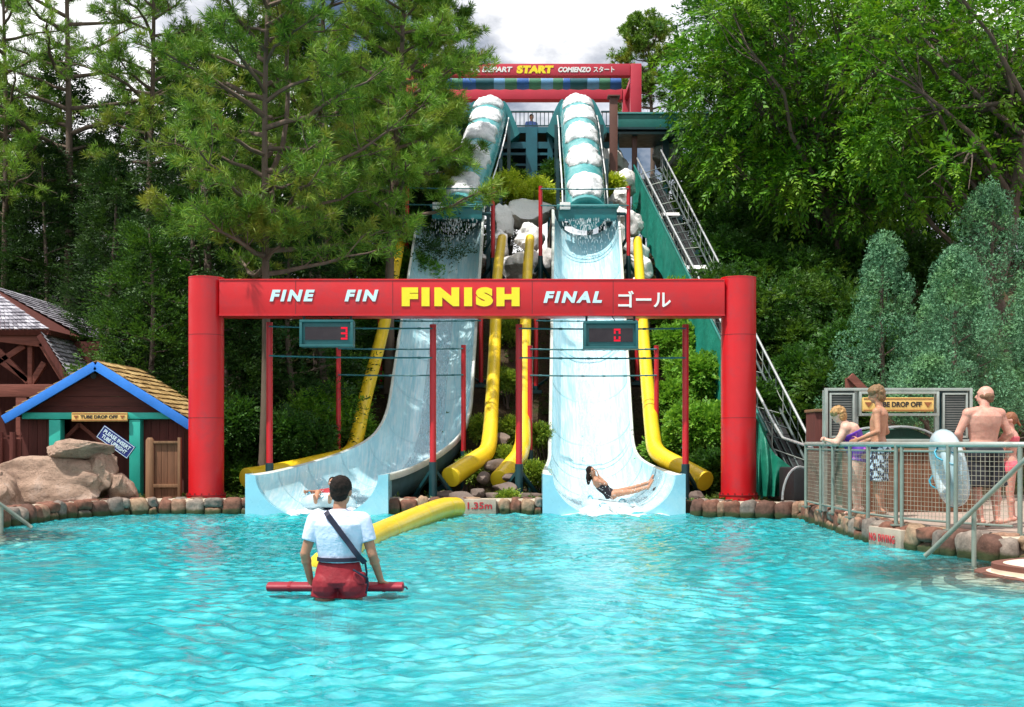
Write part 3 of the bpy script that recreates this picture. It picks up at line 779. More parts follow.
def header(xa, xb, lab, seed):
    d = 30.75; t = thing('slide_header', lab, 'slide header', P((xa+xb)/2, 219, d), 'teal header boxes above the open slides')
    X0, X1 = pxx(xa, d), pxx(xb, d); b = MB(); b.bb(X0, X1, d, d+.35, pz(219, d), pz(207.5, d)); b.build('header_box', TEAL, t, bevel=.02)
    b = MB(); b.bb(X0-.05, X1+.05, d-.06, d+.3, pz(207.5, d), pz(204.5, d)); b.build('top_rail', TEALHI, t, bevel=.01)
    b = MB(); b.bb(X0+.02, X0+.3, d-.12, d-.01, pz(210, d), pz(203, d)); b.build('valve_box', WHITE, t, bevel=.01)
    b = MB(); xr = X1+.0; b.tube([V((xr, d+.1, pz(213, d))), V((xr+.22, d+.1, pz(213, d))), V((xr+.27, d+.1, pz(216, d))), V((xr+.27, d+.15, pz(238, d))), V((xr+.05, d+.3, pz(252, d)))], .045, 8); b.build('water_pipe', TEALD, t, sm=50)
    r = random.Random(seed); b = MB()
    cxm = (X0+X1)/2
    for i in range(420):
        x = cxm+r.gauss(0, .5)*(1 if i % 3 else .3)-(.15 if i % 3 == 0 else 0); 
        if abs(x-cxm) > .78: continue
        z = pz(219, d)-abs(r.gauss(0, .42)); y = d-.04-(pz(219, d)-z)*.12; h_ = r.uniform(.01, .05)
        if z < 7.27-1.25: continue
        b.ell((x, y, z), (.006, .006, h_), None, 5, 3)
    o = b.build('dripping_water', FOAM, t); o['kind'] = 'stuff'
TEALHI = M('teal_highlight_paint', (.09, .36, .36), .4, .15)
header(432, 482, 'teal header box dripping water at the top of the left open slide', 1)
header(559, 617, 'teal header box dripping water at the top of the right open slide', 2)

# ================================================================== YELLOW PADS (foam tubes)
def ypad(pts, rs, lab, cap=True):
    path = [P(*p) for p in pts]; fine = []; fr = []
    nP = len(path)
    for i in range(nP-1):
        for k in range(6):
            f = k/6; p0, p1, p2, p3 = path[max(0, i-1)], path[i], path[i+1], path[min(nP-1, i+2)]
            fine.append(.5*((2*p1)+(p2-p0)*f+(2*p0-5*p1+4*p2-p3)*f*f+(3*p1-p0-3*p2+p3)*f**3)); fr.append(rs[i]+(rs[i+1]-rs[i])*f)
    fine.append(path[-1]); fr.append(rs[-1])
    t = thing('yellow_tube', lab, 'foam tube', path[-1]-V((0, 0, rs[-1])), 'long yellow foam tubes')
    d0 = (fine[0]-fine[1]).normalized()
    fine = [fine[0]+d0*.06]+fine; fr = [fr[0]*.6]+fr
    b = MB(); b.tube(fine, fr, 20); b.build('tube_body', YEL, t, sm=60)
    dd = (fine[-1]-fine[-2]).normalized(); e = fine[-1]; b = MB()
    b.tube([e+dd*.002, e+dd*.015, e+dd*.02], [fr[-1]*.99, fr[-1]*.96, fr[-1]*.85], 20); b.build('end_cap', YELC, t, sm=40)
    b = MB()
    for k in range(4, len(fine)-2, 7):
        b = MB(); q = (fine[k+1]-fine[k-1]).normalized(); b.tube([fine[k]-q*.018, fine[k]+q*.018], fr[k]*1.012, 20); b.build('strap', YELC, t, sm=40)
ypad([(401,238,30.6),(395,270,29),(383,330,27),(366,395,25.6),(356,440,24.8),(349,453,24.5),(334,459,24.1),(290,470,23.2),(247,478,22.2)], [.12,.13,.14,.15,.16,.17,.17,.19,.2], 'yellow foam tube running down the far left edge of the left slide')
ypad([(502,238,30.6),(497,280,29),(495,340,27),(492,400,25.2),(489.5,440,24.0),(486,452,23.6),(479,458,23.2),(451,477,22.3)], [.12,.13,.14,.15,.165,.175,.185,.205], 'yellow foam tube between the slides, ending beside the left slide')
ypad([(530,238,30.6),(527,280,29),(525,340,27),(523,400,25.2),(523,438,24.1),(521,450,23.8),(517,459,23.4),(500,480,22.5)], [.12,.13,.14,.15,.165,.175,.185,.205], 'yellow foam tube between the slides, ending beside the right slide')
ypad([(637.5,240,30.6),(640,280,29.2),(643,330,27.4),(648,390,25.4),(653,437,24.0),(656,450,23.6),(664,458,23.3),(684,469,22.8),(705,481,22.3)], [.12,.13,.14,.15,.165,.175,.185,.195,.205], 'yellow foam tube running down the right edge of the right slide')
# floating boom in the pool
ypad([(324,566,12.0),(345,552.5,13.4),(368,540,15.0),(392,529,16.6),(420,517,18.3),(442,509,19.6),(456,507.5,20.35)], [.16,.165,.17,.175,.18,.185,.18], 'thick yellow foam boom floating from the wall towards the lifeguard')

# ================================================================== SNOW ROCKS
SROCK, nt, n, L = newmat('snow_painted_rock')
g_ = N(nt, 'ShaderNodeNewGeometry'); sp = N(nt, 'ShaderNodeSeparateXYZ'); L.new(g_.outputs['Normal'], sp.inputs[0])
ad = N(nt, 'ShaderNodeMath', operation='MULTIPLY_ADD'); L.new(noise_(nt, 2.5, 6, .65), ad.inputs[0]); ad.inputs[1].default_value = .9; L.new(sp.outputs[2], ad.inputs[2])
f = ramp(nt, ad.outputs[0], [(-.0, 0), (.16, 1)])
rc = ramp(nt, noise_(nt, 4, 8, .7), [(.3, (.16, .14, .12)), (.55, (.42, .38, .33)), (.75, (.30, .24, .18))])
c = mixc(nt, f, rc, (.84, .82, .80)); p = princ(nt, c, .85, nrm=bump(nt, noise_(nt, 8, 8, .7), .8, .05), spec=.25); out(nt, p.outputs[0])
BROCK, nt, n, L = newmat('tan_boulder')
rc = ramp(nt, noise_(nt, 1.4, 9, .7, None, .6), [(.25, (.16, .12, .11)), (.40, (.40, .27, .20)), (.55, (.58, .40, .30)), (.72, (.66, .54, .47))])
ck = ramp(nt, noise_(nt, 3.5, 4, .5, coords(nt, 'Object', (1, 1, 2.6)), 1.6), [(.485, 1), (.497, .35), (.505, 1)])
c = mixc(nt, 1, rc, ck, 'MULTIPLY')
p = princ(nt, c, .8, nrm=bump(nt, noise_(nt, 5, 9, .78), 1, .11), spec=.3); out(nt, p.outputs[0])
DROCK = M('dark_hill_stone', (.16, .12, .10), .85, .4, 3, .6, 14)
def boulder(name, lab, c, size, seed, mat, grp=None, planes=12, yaw=0, amp=.18, cut=(.5, .88), sub=4):
    vs, fs = rockverts(seed, sub, planes, amp, cut); b = MB(); Rm = Matrix.Rotation(yaw, 3, 'Z')
    b.add([V(c)+Rm @ V((v.x*size[0], v.y*size[1], v.z*size[2])) for v in vs], fs); o = b.build(name, mat, sm=28); return tag(o, lab, 'boulder', grp)
GB = 'white-topped boulders on the slide hill'
for i, (px, py, d, w, h, lab) in enumerate([
    (527, 216, 33.2, 34, 17, 'broad white-topped boulder between the slides, below the yellow-green shrubs'),
    (503, 222, 32.6, 15, 19, 'narrow grey-sided boulder with white top at the right edge of the left slide'),
    (529, 240, 31.9, 26, 17, 'pyramid-like white-topped boulder low between the two slides'),
    (519, 268, 31.2, 34, 20, 'grey cracked boulder under the pyramid-like one between the slides'),
    (545, 262, 31.0, 16, 16, 'small grey boulder touching the left edge of the right slide'),
    (513, 292, 30.2, 24, 16, 'grey boulder just above the finish beam between the yellow tubes'),
    (622, 184, 34.6, 22, 16, 'white rounded boulder left of the top of the conveyor'),
    (620, 202, 33.4, 20, 14, 'flat white boulder right of the right header box'),
    (624, 224, 32.8, 24, 18, 'white boulder beside the conveyor fabric, second from the top'),
    (632, 250, 32.0, 22, 16, 'white-topped grey boulder beside the conveyor, low on the hill'),
    (618, 240, 32.0, 18, 16, 'grey boulder behind the fourth yellow tube'),
    (642, 272, 31.4, 20, 17, 'white boulder near the conveyor just above the finish beam'),
    (634, 292, 30.4, 18, 15, 'grey stone peeping over the finish beam beside the yellow tube'),
    (622, 268, 31.0, 18, 16, 'small white stone right of the right slide'),
    (612, 164, 36.6, 24, 18, 'large white boulder under the green bridge at the conveyor top'),
    (600, 168, 36.5, 30, 20, 'dark grey boulder behind the right slide tube'),
    (668, 158, 37.8, 26, 22, 'large white boulder directly behind the conveyor top rails'),
    (690, 168, 37.5, 30, 20, 'white boulder right of the conveyor top under the trees'),
    (548, 205, 34.5, 20, 9, 'flat white stone behind the shrubs between the tubes'),
    (475, 262, 31.6, 20, 18, 'grey boulder hidden beside the left slide flume'),
    (500, 246, 32.0, 18, 16, 'white-topped stone behind the second yellow tube')]):
    s_ = F/d; boulder('snow_boulder', lab, P(px, py, d), (w/s_*.88, w/s_*.6, h/s_*.96), 200+i, SROCK, GB, 9, i*.7, .2, (.6, .9))
# tan boulders at the left
boulder('boulder', 'large faceted tan boulder beside the pool in front of the hut', P(52, 488, 20.9), (1.42, .85, .70), 313, BROCK, None, 16, .1, .2, (.55, .85), 5)
boulder('boulder', 'flat-topped tan slab perched on the large boulder', P(75, 450, 20.75), (.68, .5, .22), 322, BROCK, None, 12, .25, .14, (.55, .85), 5)
boulder('boulder', 'tan boulder standing behind the perched slab, nearest the blue sign', P(103, 471, 21.1), (.42, .5, .52), 333, BROCK, None, 14, .4, .2, (.55, .85), 5)
boulder('boulder', 'small tan boulder at the right foot of the boulder pile', P(121, 490, 20.98), (.30, .35, .34), 344, BROCK, None, 12, .9, .2, (.55, .85), 4)
boulder('boulder', 'low tan boulder at the far left edge of the pile', P(-20, 497, 19.6), (1.0, .8, .5), 355, BROCK, None, 12, .4, .2, (.55, .85), 4)
# dark stones low between the slides
for i, (px, py, d, w, h, lab) in enumerate([(478, 493, 21.9, 16, 11, 'brown block stone left of the third yellow tube end'), (462, 497, 21.7, 15, 10, 'brown block stone under the second yellow tube end'), (498, 466, 23.2, 18, 12, 'brown stone between the two centre yellow tubes'), (484, 478, 22.5, 14, 11, 'reddish stone just above the depth plaque'),
        (505, 488, 22.0, 16, 11, 'stone beside the end of the third yellow tube'), (446, 497, 22.3, 18, 11, 'brown stone under the left slide frame'), (697, 497, 22.0, 16, 12, 'stone left of the right arch column'), (500, 440, 24.4, 18, 12, 'stone up the slope between the centre yellow tubes'), (560, 500, 23.0, 12, 10, 'stone under the right slide'),
        (511, 478, 22.4, 14, 9, 'pale stone right of the third yellow tube end'), (493, 496, 21.8, 13, 8, 'low stone left of the dark pole base'), (530, 497, 21.9, 13, 9, 'low stone at the foot of the right slide frame'), (662, 490, 22.4, 14, 10, 'stone behind the right slide collar')]):
    s_ = F/d; boulder('hill_stone', lab, P(px, py, d), (w/s_*.5, .3, h/s_*.6), 400+i, DROCK, 'brown stones on the slope', 8, i, .12, (.6, .9), 3)
boulder('boulder', 'dark wet half-submerged rock at the lower right edge of the pool', P(1040, 632, 8.5), (.34, .3, .14), 377, DROCK, None, 12, .3, .2, (.55, .85), 4)
# ================================================================== START ARCH
t = thing('start_arch', 'distant red start arch at the top of the slide tower', 'arch', P(540, 128, 38))
def colm(px, d, w=.36, y0=134, y1=65):
    b = MB(); x = pxx(px, d); b.bb(x-w/2, x+w/2, d-w/2, d+w/2, pz(y0, d), pz(y1, d)); b.build('column', RED2, t, bevel=.03)
colm(635.6, 38); colm(627, 40.7, .34, 130, 90.5); colm(412, 38); colm(430, 40.7, .34, 130, 90.5)
b = MB(); b.bb(pxx(412, 38)+.19, pxx(635.6, 38)-.19, 37.85, 38.15, pz(77, 38), pz(65, 38)); bm_ = b.build('beam', RED2, t, bevel=.02)
b = MB(); b.bb(pxx(430, 40.7)+.18, pxx(627, 40.7)-.18, 40.5, 40.9, pz(101, 40.7), pz(90, 40.7)); b.build('rear_beam', RED2, t, bevel=.02)
b = MB()
for px in (414, 634): b.bb(pxx(px, 38)-.08, pxx(px, 38)+.08, 38.2, 40.5, pz(77, 38), pz(72, 38))
b.build('side_beam', RED2, t)
for body, xa, xb, ya, yb, mt, off, sh in (('SALIDA', 452, 474, 68.3, 74, WTXT, .04, .2), ('LA DÉPART', 470.5, 512.5, 67.0, 73.6, WTXT, .04, .2), ('START', 516.5, 553.5, 67, 75, YTXT, .07, .1), ('COMIENZO', 558, 590.5, 68.5, 73.8, WTXT, .05, .2), ('スタート', 593, 614, 68, 73.8, WTXT, .02, 0)):
    if body == 'SALIDA': continue
    T(body, xa, xb, ya, yb, 38, 37.848, mt, bm_, off=off, shear=sh)
# striped fabric roll
cols = [M('cloth_blue', (.03, .16, .50), .6), M('cloth_teal', (.012, .13, .17), .6), M('cloth_green', (.06, .26, .16), .6), M('cloth_sky', (.14, .40, .68), .6)]
b = MB(); d = 38.7; xs_ = [440, 452, 463, 476, 494, 505, 517, 529, 541, 553, 563, 570, 587, 599, 610, 621]; seq = [0, 2, 0, 1, 3, 2, 0, 2, 3, 2, 0, 1, 3, 2, 0]
for a_, c_, k in zip(xs_, xs_[1:], seq):
    b.cur = k; x0, x1 = pxx(a_, d), pxx(c_, d); xm = (x0+x1)/2; z = pz(83, d)
    b.tube([V((x0, d, z)), V((xm, d, z-.012)), V((x1-.004, d, z))], [.2, .215, .2], 16, False)
o = b.build('cloth_roll', cols, sm=60); tag(o, 'long roll of blue and green striped cloth hung under the start beam', 'banner')
# brown posts
for px, d, y0, y1, w, lab in ((613.5, 35.6, 182, 98, .24, 'tall brown steel post right of the right enclosed tube'), (634.5, 36.4, 160, 134, .16, 'short brown post under the green bridge at the conveyor top')):
    x = pxx(px, d); b = MB(); b.bb(x-w/2, x+w/2, d-w/2, d+w/2, min(H1(x, d)-.2, pz(y0, d)), pz(y1, d)); b.bb(x-w*.8, x+w*.8, d-w*.8, d+w*.8, pz(y1, d), pz(y1, d)+.05)
    o = b.build('steel_post', M('brown_post_paint', (.13, .05, .035), .5, .2), bevel=.01); tag(o, lab, 'post')

# ================================================================== TOWER
d = 36.6
t = thing('slide_tower', 'teal steel launch tower behind the enclosed tubes', 'tower', (pxx(555, d), d, 7.4))
X0, X1 = pxx(440, d), pxx(619, d)
b = MB(); b.bb(X0, X1, d, d+5, pz(129, d), pz(127.6, d)); b.build('deck', DECKM, t)
b = MB(); b.bb(X0, X1, d-.08, d, pz(133.5, d), pz(127.6, d)); b.bb(X0, X1, d-.08, d, pz(149, d), pz(142.5, d)); b.bb(X0, X1, d-.04, d+.06, pz(179, d), pz(172, d)); b.bb(X0, X1, d-.05, d, pz(155.5, d), pz(153, d)); b.bb(X0, X1, d-.05, d, pz(166, d), pz(164, d))

TEAL3 = M('tower_teal', (.012, .125, .17), .5, .25, 2, .08, 30)
b.build('beam', TEAL3, t)
for i, px in enumerate((446, 494, 500.5, 531.5, 550, 562, 601, 616)):
    b = MB(); x = pxx(px, d); w = .18 if px == 531.5 else .08; b.bb(x-w, x+w, d-.12, d+.05, H1(x, d)-.3, pz(128, d)); b.build('post', TEAL3, t)
for x in (pxx(470, d), pxx(532, d), pxx(600, d)):
    b = MB(); b.bb(x-.1, x+.1, d+4.6, d+4.8, H1(x, d+4)-.5, pz(129, d)); b.build('post', TEAL3, t)
b = MB(); b.bb(X0, X1, d+1.6, d+1.7, pz(172, d), pz(133, d)); b.build('back_panel', M('tower_dark_panel', (.008, .03, .045), .6, .3), t)
def railing(par, px0, px1, d, y0=111, y1=128, step=.13):
    b = MB(); x0, x1 = pxx(px0, d), pxx(px1, d); zt, zb = pz(y0, d), pz(y1, d)
    b.bb(x0, x1, d-.03, d+.03, zt-.05, zt); b.bb(x0, x1, d-.02, d+.02, zb+.05, zb+.09)
    x = x0+.04
    while x < x1: b.bb(x-.012, x+.012, d-.012, d+.012, zb+.09, zt-.05); x += step
    b.build('railing', TEALD, par)
railing(t, 506.5, 554, d+.05); railing(t, 601, 613, d+.05)
# green bridge to the conveyor
t = thing('conveyor_bridge', 'dark green box bridge joining the tower to the conveyor top', 'bridge', P(654, 134, 36.2))
GRB = M('bridge_green', (.012, .16, .14), .45, .2, 2, .06, 30)
b = MB(); d = 36.2; b.bb(pxx(618, d), pxx(752, d), d-.05, d+.05, pz(128, d), pz(114.5, d)); b.build('side_panel', GRB, t, bevel=.01)
b = MB(); b.bb(pxx(618, d), pxx(752, d), d+1.5, d+1.6, pz(128, d), pz(116, d)); b.build('side_panel', GRB, t)
b = MB(); b.bb(pxx(616, d), pxx(754, d), d-.15, d+1.7, pz(130.5, d), pz(128.2, d)); b.bb(pxx(616, d), pxx(754, d), d-.1, d+1.6, pz(135, d), pz(132.5, d)); b.build('floor_beam', TEALD, t)
b = MB(); b.bb(pxx(616, d), pxx(754, d), d-.1, d+.1, pz(114.4, d), pz(113, d)); b.build('top_rail', TEALHI, t)
for px in (668, 738):
    b = MB(); x = pxx(px, d); b.bb(x-.1, x+.1, d+.5, d+.7, H1(x, d)-.3, pz(132, d)); b.build('post', TEALD, t)

# ================================================================== CONVEYOR
CONVD = M('conveyor_dark_metal', (.10, .13, .13), .45, .3, 4, .1, 60, metal=.4)
t = thing('tube_conveyor', 'long steep tube conveyor with steel rails climbing right of the slides', 'conveyor', (5.4, 22, .25))
L1, L0 = P(637, 158, 36), P(772, 420, 22); R1, R0 = P(661, 150, 36), P(806, 432, 22)
def LR(u, s_, dz=0):  # u 0 bottom .. 1 top, s_ 0 left .. 1 right
    a = L0.lerp(L1, u); c_ = R0.lerp(R1, u); return a.lerp(c_, s_)+V((0, 0, dz))
b = MB()
for s_ in (0, 1): b.tube([LR(0, s_), LR(1, s_)], .028, 8)
b.tube([LR(0, 0), P(783, 438, 21.2), P(812, 447.5, 18.6)], .026, 8); b.tube([LR(0, 1), P(811, 440, 21.4), P(832, 446, 18.8)], .026, 8)
b.build('handrail', STEEL, t, sm=60)
b = MB()
for s_ in (0.02, .98): b.tube([LR(-.04, s_, -.55), LR(1, s_, -.55)], .03, 8)
for s_ in (.3, .5, .7): b.tube([LR(-.04, s_, -.62), LR(1, s_, -.62)], .016, 6)
b.build('side_beam', CONVD, t, sm=60)
b = MB()
for s_ in (.36, .64): b.bar(LR(-.04, s_, -.68), LR(1, s_, -.68), .10, .03)
b.bar(LR(-.04, .5, -.80), LR(1, .5, -.80), .62, .05)
b.build('belt', BLK, t)
for i in range(30):
    u = i/29; b = MB()
    b.tube([LR(u, 0, -.55), LR(u, 1, -.55)], .016, 6)
    for s_ in (0, 1):
        b.tube([LR(u, s_, -.55), LR(u, s_, -.03)], .012, 6)
        if i < 29: b.tube([LR(u, s_, -.3), LR(u+.012, s_, -.32), LR(u+.034, s_, -.3)], .010, 6)
    b.build('rung_frame', CONVD if i % 3 else GALV, t, sm=60)
for i in range(0, 7):
    u = .03+i/6.3*.95
    b = MB()
    for s_ in (.05, .95):
        p = LR(u, s_, -.7); b.bar((p.x, p.y, H1(p.x, p.y)-.4), p, .09, .09)
    a, c_ = LR(u, .05, -.8), LR(u, .95, -.8); b.bar(a, c_, .08, .08); b.build('leg', TEALD, t)
# plates across
for u in (.36, .52, .75):
    b = MB(); b.bar(LR(u, .1, -.5), LR(u+.035, .1, -.5), .02, .02); b.box(LR(u+.02, .5, -.52), (.5, .22, .02), Matrix.Rotation(math.atan2(L1.z-L0.z, 14), 3, 'X')); b.build('cover_plate', WHITE, t)
# fabric side panel, hung from the left rail
m, nt, n, L = newmat('green_mesh_fabric')
c = ramp(nt, noise_(nt, 2.2, 6, .6), [(.3, (.012, .24, .18)), (.7, (.03, .36, .27))])
wv = noise_(nt, 90, 2, .5); p = princ(nt, c, .6, nrm=bump(nt, noise_(nt, 7, 5, .6), .8, .04), spec=.3)
tl = N(nt, 'ShaderNodeBsdfTranslucent'); L.new(c, tl.inputs[0]); mx = N(nt, 'ShaderNodeMixShader'); mx.inputs[0].default_value = .3
L.new(p.outputs[0], mx.inputs[1]); L.new(tl.outputs[0], mx.inputs[2]); out(nt, mx.outputs[0]); FAB = m
b = MB(); rings = []
for i in range(121):
    u = -.0+i/120*1.0; top = LR(u, 0, -.22); drop = 1.35-.1*sin(u*40)*.4+.03*sin(u*97); ring = []
    for k in range(9):
        w = k/8; ring.append(top+V((-.10-.10*w+.035*sin(u*75+w*2)*w, 0, -drop*w)))
    rings.append(ring)
b.loft(rings, False, False); b.build('fabric_panel', FAB, t, sm=180)
b = MB(); b.tube([LR(0, 0, -.22)+V((-.1, 0, 0)), LR(1, 0, -.22)+V((-.1, 0, 0))], .03, 8); b.build('fabric_edge', GRB, t)
# draped tarp at the foot
m, nt, n, L = newmat('green_tarp')
c = ramp(nt, noise_(nt, 1.6, 5, .6), [(.3, (.006, .14, .09)), (.7, (.015, .24, .15))]); p = princ(nt, c, .42, nrm=bump(nt, noise_(nt, 5, 6, .6), .6, .05), spec=.5, coat=.15); out(nt, p.outputs[0]); TARP = m
b = MB(); rings = []
topc = [P(756, 418, 21.6), P(764, 436, 21.4), P(776, 455, 21.2), P(790, 467, 21.0), P(799, 472, 20.9)]
for i in range(61):
    u = i/60; k = u*4; j = min(3, int(k)); tp = topc[j].lerp(topc[j+1], k-j); bt = P(758+30*u, 506+2*sin(u*9), 21.3); bt.z = .27; ring = []
    for q in range(15):
        w = q/14; pnt = tp.lerp(bt, w); fold = sin(u*26+w*1.5)*.09*(.25+w)+sin(u*11-w*3)*.07; ring.append(pnt+V((0, -fold-.25*w*(1-w), -.03*sin(w*5))))
    rings.append(ring)
b.loft(rings, False, False); o = b.build('tarp', TARP, sm=180); tag(o, 'crumpled dark green tarp draped over the foot of the conveyor by the red column', 'tarp')
# machine shapes at the foot
t = thing('drive_unit', 'black drive unit with curved steel guards at the foot of the conveyor', 'machine', P(806, 506, 19.6))
b = MB(); b.bb(pxx(792, 20), pxx(822, 20), 19.9, 21.0, .26, .85); b.build('housing', BLK, t, bevel=.05)
for px, r_ in ((800, .30), (826, .26)):
    d = 19.7; c0 = P(px, 500, d); b = MB(); b.tube([c0+V((-r_*cos(a), 0, r_*1.9*sin(a))) for a in [pi*i/14 for i in range(15)]], .022, 6); b.build('guard_hoop', STEEL, t, sm=60)

# ================================================================== LEFT HUT
SHN, nt, n, L = newmat('cedar_shingles')
g_ = N(nt, 'ShaderNodeNewGeometry')
c = ramp(nt, g_.outputs['Random Per Island'], [(0, (.22, .13, .05)), (.5, (.42, .28, .11)), (1, (.56, .40, .18))])
c = mixc(nt, 1, c, ramp(nt, noise_(nt, 12, 5, .7), [(.3, .7), (.7, 1.25)]), 'MULTIPLY'); p = princ(nt, c, .85, nrm=bump(nt, noise_(nt, 30, 4, .6), .5, .01), spec=.2); out(nt, p.outputs[0])
SHG, nt, n, L = newmat('grey_shingles')
g_ = N(nt, 'ShaderNodeNewGeometry')
c = ramp(nt, g_.outputs['Random Per Island'], [(0, (.16, .15, .18)), (.5, (.30, .29, .33)), (1, (.46, .45, .50))]); p = princ(nt, c, .8, nrm=bump(nt, noise_(nt, 24, 4, .6), .5, .01), spec=.3); out(nt, p.outputs[0])
def shingles(b, a, c_, dn, rows, w=.2, th=.03, seed=1):
    """a->c_ is the ridge, dn the vector down the slope"""
    r = random.Random(seed); along = (c_-a); Ln = along.length; al = along.normalized(); dl = dn.length/rows; dd = dn.normalized(); nn = al.cross(dd).normalized()
    if nn.z < 0: nn = -nn
    for i in range(rows):
        u = -r.random()*w
        while u < Ln:
            ww = r.uniform(w*.6, w*1.3); u0, u1 = max(0, u), min(Ln, u+ww)
            if u1-u0 > .02:
                p0 = a+al*(u0+.006)+dd*(dl*i-.02); p1 = a+al*(u1-.006)+dd*(dl*i-.02); e = dl*1.18+r.uniform(-.015, .015); h0 = .006+.002*r.random(); h1 = th+r.uniform(0, .012)
                q = [p0+nn*h0, p1+nn*h0, p1+dd*e+nn*h1, p0+dd*e+nn*h1]; k = [x-nn*.014 for x in q]
                b.add(q+k, [(0,1,2,3),(7,6,5,4),(0,4,5,1),(1,5,6,2),(2,6,7,3),(3,7,4,0)])
            u += ww
d = 22.0; D0 = d
t = thing('tube_hut', 'small dark red timber hut with bright blue gable edges and green posts', 'hut', (pxx(96, d), d+1.2, .2))
ap = P(96, 361, d); le = P(6, 413, d); re = P(189, 419, d); dep = V((0, 2.6, 0))
sl_l = le-ap; sl_r = re-ap
b = MB()
for s_ in (sl_l, sl_r):
    q = [ap, ap+s_, ap+s_+dep, ap+dep]; nn = (s_.cross(dep)).normalized(); nn = nn if nn.z > 0 else -nn
    b.add([x-nn*.02 for x in q]+[x-nn*.08 for x in q], [(0,1,2,3),(7,6,5,4),(0,4,5,1),(1,5,6,2),(2,6,7,3),(3,7,4,0)])
rf = b.build('roof', WOODD, t)
b = MB(); shingles(b, ap, ap+dep, sl_r, 11, .2, .03, 2); shingles(b, ap, ap+dep, sl_l, 11, .2, .03, 3); b.build('shingles', SHN, rf)
for s_ in (sl_l, sl_r):
    b = MB(); nn = V((0, 0, 1)); off = V((0, -.03, -.11)); e = s_.normalized()
    b.bar(ap+off-e*.0+V((0, 0, .02)), ap+s_+off+e*.04, .05, .17); b.build('fascia', BLUEP, t, bevel=.008)
fy = d+.38; b = MB()
# walls: siding planks
zb = .2; hw_l, hw_r = pxx(20, fy), pxx(184, fy); apx = ap.x; apz = ap.z-.1
def roof_z(x): return apz+(x-apx)*( (re.z-ap.z)/(re.x-ap.x) if x > apx else (le.z-ap.z)/(le.x-ap.x))-.02
z = pz(417, fy); k = 0
while z < apz-.1:
    z1 = min(z+.2, apz); xl = apx+(z1-apz+.02)/((le.z-ap.z)/(le.x-ap.x)); xr = apx+(z1-apz+.02)/((re.z-ap.z)/(re.x-ap.x))
    xl0 = max(hw_l, apx+(z-apz+.02)/((le.z-ap.z)/(le.x-ap.x))); xr0 = min(hw_r, apx+(z-apz+.02)/((re.z-ap.z)/(re.x-ap.x))); xl = max(hw_l, xl); xr = min(hw_r, xr); fo = .02 if k % 2 else .034
    b.add([(xl0, fy-fo, z+.004), (xr0, fy-fo, z+.004), (xr, fy-fo+.012, z1), (xl, fy-fo+.012, z1), (xl0, fy+.05, z+.004), (xr0, fy+.05, z+.004), (xr, fy+.05, z1), (xl, fy+.05, z1)], [(0,1,2,3),(7,6,5,4),(0,4,5,1),(1,5,6,2),(2,6,7,3),(3,7,4,0)]); z = z1; k += 1
b.build('gable_siding', WOODX, t)
b = MB()
x = hw_l
op0, op1 = pxx(63, fy), pxx(131, fy)   # opening
while x < hw_r:
    x1 = min(hw_r, x+.17)
    if x1 < op0 or x > op1: b.bb(x+.004, x1-.004, fy, fy+.05, zb, pz(417, fy))
    x = x1
b.bb(op0-.04, op1+.04, fy+.45, fy+.5, zb, pz(417, fy))
for xx in (hw_l, hw_r-.06): b.bb(xx, xx+.06, fy+.05, fy+2.0, zb, roof_z((hw_l+.03) if xx == hw_l else hw_r)-.02)
b.bb(hw_l, hw_r, fy+2.0, fy+2.06, zb, pz(417, fy)); b.build('wall', WOODD, t)
for pa, pb in ((50.5, 62), (130.5, 141.5)):
    b = MB(); b.bb(pxx(pa, d+.2), pxx(pb, d+.2), d+.12, d+.34, .2, pz(419.5, d)); b.build('post', TEALP, t, bevel=.012)
b = MB(); b.bb(pxx(24, d+.2), pxx(172, d+.2), d+.10, d+.36, pz(419, d+.1), pz(413.5, d+.1)+.02); b.build('lintel', TEALP, t, bevel=.012)
b = MB(); b.cyl(P(93.5, 376, d+.2)+V((0, .0, 0)), P(93.5, 376, d+.36), .055, 16); b.build('vent', BLK, t)
b = MB(); b.bb(pxx(62, fy), pxx(131, fy), fy-.12, fy-.05, pz(383, fy), pz(382, fy)) ; b = MB()
b.bar(V((pxx(76, fy), fy+.2, pz(424, fy))), V((pxx(100, fy), fy+.2, pz(444, fy))), .08, .07); b.bar(V((pxx(76, fy), fy+.2, pz(424, fy))), V((pxx(60, fy), fy+.2, pz(440, fy))), .08, .07); b.build('inner_brace', WOODT, t)
TRI = M('sign_arrow_brown', (.30, .10, .03), .5)
